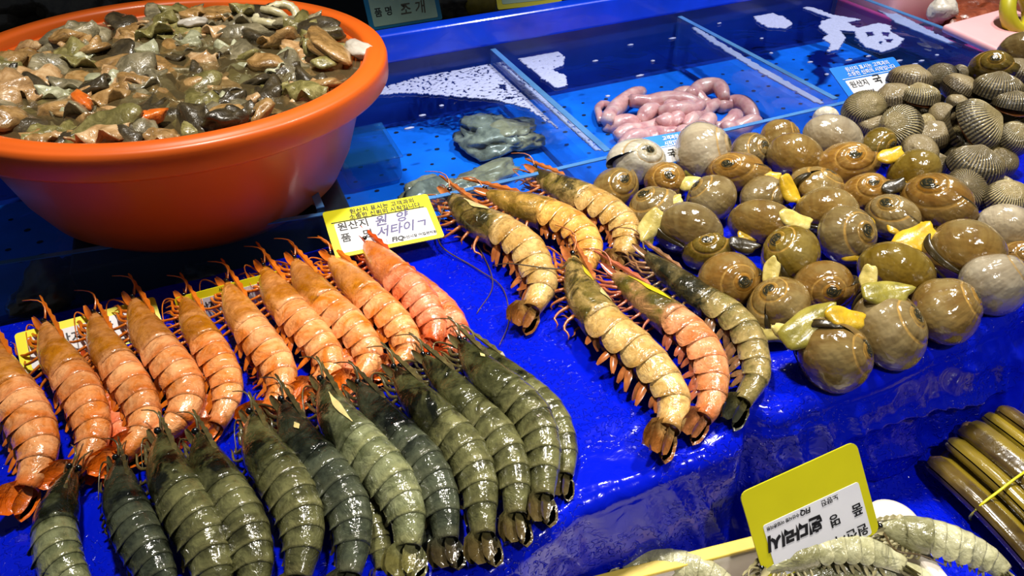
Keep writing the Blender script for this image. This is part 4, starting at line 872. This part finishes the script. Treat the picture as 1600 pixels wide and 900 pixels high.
card('blue_card', 'blue price card with white panel standing by the tank wall behind the cockles', (.8005, .662, .004), (.4691, .048, .0407), .1181, .065, M['bluecard'], M['paper'], (.09, .04, .93, .62),
     [('원산지 표시는 고객과의', .20, .84, .125, iw, 0, .0001, 0), ('소중한 신뢰의 시작입니다', .18, .71, .125, iw, 0, .0001, 0), ('원산지', .12, .43, .18, ik, 0, .0001, 0), ('국', .46, .42, .26, ik, .2, .0004, .02), ('품', .14, .18, .15, ik, 0, .0001, 0), ('명', .32, .18, .15, ik, 0, .0001, 0)], (.07, .95, .655, iw))
card('blue_card', 'small blue price card peeping out behind the pale snail and pink worms', (.4357, .6090, .020), (.6397, .0516, -.0044), .060, .036, M['bluecard'], M['paper'], (.09, .04, .93, .55),
     [('고객과의', .45, .80, .16, iw, 0, .0001, 0), ('시작입니다', .45, .62, .16, iw, 0, .0001, 0), ('국산', .42, .22, .3, ik, .2, .0004, 0)], (.07, .95, .58, iw))
card('teal_card', 'teal-edged price card in the dark behind the basin rim', (.2718, 1.09, .055), (1.1795, .0485, .15), .118, .083, M['teal'], M['paperg'], (.06, .05, .94, .72),
     [('원산지', .10, .55, .16, ik, 0, .0002, 0), ('국내산', .42, .50, .22, ib, .1, .0003, 0), ('품', .10, .22, .16, ik, 0, .0002, 0), ('명', .24, .22, .16, ik, 0, .0002, 0), ('조 개', .44, .18, .24, ib, .1, .0003, 0)])
card('yellow_card', 'yellow price card at the top edge behind the blue tank rim', (.4771, 1.10, .050), (1.0, 0, -.15), .1057, .0727, M['yellow2'], M['paperg'], (.08, .10, .92, .70),
     [('원산지', .12, .46, .16, ik, 0, .0002, 0), ('국내', .5, .44, .2, ik, .2, .0003, 0), ('수산시장 FIQ', .3, .20, .09, ik, .1, .0001, 0)])
card('yellow_card', 'yellow price card lying behind the second and third orange prawns', (-.1598, .560, .002), (.40, .05, .12), .110, .040, M['yellow'], M['paper'], (.07, -.0 if False else .04, .94, .80),
     [('원산지', .16, .42, .30, ik, 0, .0002, 0), ('국산', .45, .42, .3, ik, .2, .0003, 0)])
card('yellow_card', 'yellow price card standing behind the fifth and sixth orange prawns', (-.0435, .5720, .001), (1.25, -.05, -.04), .0935, .026, M['yellow'], M['paper'], (.07, .04, .94, .74),
     [('시작입니다', .40, .82, .16, ik, 0, .0001, 0), ('원산지', .12, .34, .30, ik, 0, .0002, 0), ('국산', .5, .34, .3, ik, .2, .0003, 0)])
# ------------------------------------------------------------------ lower shelf: tray, pale prawns, razor clams
M['styro'] = plain('white_foam_tray', '#d8cfc4', .6, .1, 40, .06, .15, 300); M['tape'] = plain('yellow_tray_rim', '#d8bc4a', .5, .1, 30, .1)
ZLO = -.124
ta = np.array([.135, .2535]); tb2 = np.array([.418, .2115]); ex = (tb2-ta)/np.linalg.norm(tb2-ta); ey = np.array([ex[1], -ex[0]])
tray = empty('foam_tray', (ta[0], ta[1], ZLO), 'white foam tray with pale yellow rim holding pale prawns on the lower shelf', 'tray'); tray.rotation_euler = (0, 0, math.atan2(ex[1], ex[0])); LN = float(np.linalg.norm(tb2-ta))
def traybox(nm, mt, *a, bev=.003): V, F = boxVF(*a, bev=bev); return part(nm, V, F, M[mt], tray, smooth=False)
traybox('tray_floor', 'styro', .002, LN-.026, -.19, -.002, .001, .008); traybox('tray_wall', 'styro', 0, LN-.034, -.012, 0, .001, .050); traybox('tray_wall', 'styro', LN-.034, LN-.022, -.19, -.020, .001, .050); traybox('tray_wall', 'styro', 0, .012, -.19, -.004, .001, .050)
traybox('rim_strip', 'tape', .004, LN-.075, -.011, -.001, .0502, .0535, bev=.001)
V, F = lathe([(.001, .0535), (.015, .0535), (.0195, .051), (.021, .044), (.019, .004), (.001, .002)], 40); V = np.array(V)+np.array([LN-.032, -.016, .0]); part('tray_corner', V, F, M['styro'], tray)
g4 = 'pale prawns in the lower tray'
prawn('pale grey-green prawn arched along the bottom edge under the upside down card', [(1440, 905), (1400, 880), (1345, 862), (1285, 858), (1230, 875), (1195, 905)][::-1], 56, 'pale', 40, -.076, group=g4)
prawn('pale prawn at the bottom right with its dark eye toward the card', [(1372, 838), (1410, 836), (1455, 842), (1505, 858), (1550, 880), (1590, 915)], 58, 'pale', 55, -.078, [[(1400, 860, -.045), (1440, 868, -.045), (1480, 885, -.045)]], group=g4)
prawn('pale prawn mostly below the picture edge, left end of the tray', [(975, 905), (1010, 884), (1060, 884), (1110, 900), (1150, 930), (1180, 960)], 46, 'pale', 45, -.090, group=g4)
prawn('pale prawn under the arched one at the bottom centre', [(1240, 925), (1290, 900), (1350, 895), (1420, 905), (1480, 930), (1520, 960)], 56, 'pale', 45, -.094, group=g4)
t = NT('razor_clam_shell'); sv = t.attr('sv'); n = t.noise(30, 4, .6); c = t.mix(t.ramp(n, [(.35, '#000000'), (.7, '#ffffff')]), '#382a0e', '#6e5a18')
c = t.mix(t.ramp(sv, [(.46, '#000000'), (.56, '#ffffff')]), c, '#8e7a20'); cc = t.mix(t.math('MULTIPLY', t.rnd(), .6), c, '#3a2c16'); t.bump(t.noise(120, 3, .6, .5), .3, .0015); M['razor'] = t.fin(cc, .2, .7, .06)
M['razor_flesh'] = meat_mat('razor_flesh', '#8a6a34', '#b08c54', '#3a2810', k=1); M['razor_gap'] = plain('razor_dark_hinge', '#201808', .5); M['rubber'] = plain('yellow_rubber_band', '#d8d020', .4, .3)
RZ = [((1462, 722, -.108), (1622, 888, -.108), .0135, 'lowest razor clam of the bundle, olive yellow, nearest the tray'), ((1490, 692, -.104), (1650, 850, -.104), .0125, 'dark brown razor clam second from the front of the bundle'),
      ((1512, 668, -.096), (1668, 810, -.096), .0135, 'thick dark razor clam on top of the bundle'), ((1545, 652, -.100), (1690, 780, -.100), .0115, 'slim brown razor clam behind the thick dark one'),
      ((1566, 640, -.092), (1705, 760, -.092), .0105, 'yellow razor clam at the back of the bundle'), ((1480, 712, -.118), (1640, 880, -.118), .0115, 'razor clam underneath the bundle')]
for i, (a, b, hw, tx) in enumerate(RZ):
    A, B = G(*a), G(*b); ax = B-A; ln = np.linalg.norm(ax); ax /= ln; B = A+ax*.135; sd = np.cross(ax, (0, 0, 1)); sd /= np.linalg.norm(sd); up = np.cross(sd, ax)
    base = np.array([(A[0]+B[0])/2, (A[1]+B[1])/2, ZLO]); root = empty('razor_clam', base, tx, 'razor clam', 'bundle of razor clams')
    roll_ = random.uniform(-.5, .9)
    for sgn in (-1, 1):
        V = []; svv = []; nn, mm = 26, 15
        for u_ in range(nn):
            u = u_/(nn-1); e = min(1, (min(u, 1-u)/.035))**.5; c = A+ax*.135*u+up*(.006*math.sin(math.pi*u))
            for j in range(mm):
                th = math.pi*j/(mm-1); w_ = hw*(.88+.12*e); y = math.cos(th)*w_*.98; z = sgn*(math.sin(th)**.7*hw*.62*(.75+.25*e)+.0006)
                y2 = y*math.cos(roll_)-z*math.sin(roll_); z2 = y*math.sin(roll_)+z*math.cos(roll_); V.append(c+sd*y2+up*z2); svv.append(.5+.5*math.cos(th)*(1 if i % 2 else -1)*(1 if u < .92 else 1))
        part('valve', V, gridF(nn, mm), M['razor'], root, {'sv': svv}, base)
    V, F = blob(i+2, 2, .2, 1.5, (hw*.75, hw*.75, hw*.55)); part('flesh', np.array(V)+A+ax*.004, F, M['razor_flesh'], root, None, base)
    V, F = tube([A+ax*.012, A+ax*.06, A+ax*.12], hw*.55, 8); part('inner_body', V, F, M['razor_gap'], root, None, base)
A = catmull([G(1516, 812, -.122), G(1517, 806, -.108), G(1535, 787, -.093), G(1560, 768, -.088), G(1590, 745, -.083), G(1625, 722, -.084), G(1650, 712, -.10)], 8)
V, F = tube(A, .0011, 6); o = link('rubber_band', mesh('rubber_band', V, F, M['rubber'])); tag(o, 'yellow rubber band around the bundle of razor clams', 'rubber band')
# ------------------------------------------------------------------ behind the tank
V, F = boxVF(-1.2, 2.2, TB+.03, 2.2, -.10, -.06); o = link('rear_counter', mesh('rear_counter', V, F, M['dark'], smooth=False)); tag(o, kind='structure')
M['pinkcloth'] = plain('pale_pink_plastic', '#e8aeb4', .5, .2, 10, .1); M['pinktray'] = plain('pink_tray', '#d87078', .4, .3, 10, .1); M['redbrown'] = meat_mat('red_brown_meat', '#8a3a1c', '#b8684a', '#3c1608', k=1); M['magenta'] = plain('magenta_plastic', '#a03070', .4, .3, 10, .15)
M['lime'] = plain('lime_plastic', '#b8b020', .4, .3, 12, .2)
# next stall to the right: a pink box with brown sea squirts, seen over the last divider
rt = empty('pink_box', (1.24, .84, -.03), 'pink plastic box of reddish brown meat beyond the last divider', 'box')
rb_ = np.array([1.24, .84, -.03])
def rbox(nm, mt, *a, bev=.003): V, F = boxVF(*a, bev=bev); return part(nm, V, F, M[mt], rt, base=rb_, smooth=False)
rbox('box_floor', 'magenta', 1.02, 1.62, .60, 1.16, -.03, -.02); rbox('box_wall', 'magenta', 1.02, 1.03, .60, 1.16, -.03, .012); rbox('box_wall', 'magenta', 1.02, 1.62, .60, .61, -.03, .01)
V, F = boxVF(1.035, 1.19, .90, 1.14, -.018, .045, .010); o = link('pink_bag', mesh('pink_bag', V, F, M['pinkcloth'])); tag(o, 'pale pink plastic bag at the top right behind the last divider', 'bag')
V, F = blob(4, 3, .3, 2, (.022, .02, .02), .15); o = link('white_scrap', mesh('white_scrap', V, F, M['white_meat']), None, G(1472, 16, .03)); tag(o, 'crumpled white scrap beside the pink bag', 'scrap')
for k, (x, y, s) in enumerate(((1500, 14, .05), (1545, 12, .05), (1510, 32, .045), (1550, 30, .05), (1490, 40, .035), (1580, 40, .05))):
    V, F = blob(40+k, 3, .35, 1.8, (s, s*.8, s*.45), .15); p = G(x, y, .005); o = link('red_meat', mesh('red_meat', V, F, M['redbrown']), None, p); tag(o, 'reddish brown wet meat piece in the pink box', 'meat', 'meat in the pink box')
V, F = boxVF(-.075, .075, -.055, .055, 0, .012, .005); p = G(1572, 58, .03); o = link('pink_board', mesh('pink_board', V, F, M['pinkcloth']), None, p); o.rotation_euler = (.1, .0, .1); tag(o, 'pale pink cutting board at the right edge above the cockles', 'board')
V, F = tube([(.028*math.cos(a), .028*math.sin(a), 0) for a in np.linspace(0, 6.1, 20)], .011, 8); o = link('lime_ring', mesh('lime_ring', V, F, M['lime']), None, G(1592, 18, .06)); o.rotation_euler = (1.0, .3, 0); tag(o, 'lime yellow ring-shaped piece at the top right corner', 'ring')
# dim shellfish baskets behind the rim and behind the basin
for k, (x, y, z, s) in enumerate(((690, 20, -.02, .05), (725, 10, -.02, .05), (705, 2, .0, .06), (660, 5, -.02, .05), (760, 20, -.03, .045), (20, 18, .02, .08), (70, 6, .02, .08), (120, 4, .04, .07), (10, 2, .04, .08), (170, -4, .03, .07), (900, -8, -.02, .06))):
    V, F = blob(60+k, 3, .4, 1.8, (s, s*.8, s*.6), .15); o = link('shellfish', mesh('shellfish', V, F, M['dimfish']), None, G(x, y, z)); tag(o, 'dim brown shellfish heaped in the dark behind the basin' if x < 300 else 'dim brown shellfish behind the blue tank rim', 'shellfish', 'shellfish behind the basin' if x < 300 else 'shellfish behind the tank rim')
M['lemon'] = plain('dull_yellow_fruit', '#b09a30', .5, .2); V, F = blob(77, 3, .1, 1.5, (.03, .026, .024)); o = link('yellow_shellfish', mesh('yellow_shellfish', V, F, M['lemon']), None, G(750, 6, 0)); tag(o, 'dull yellow rounded shellfish left of the yellow card at the top', 'shellfish')
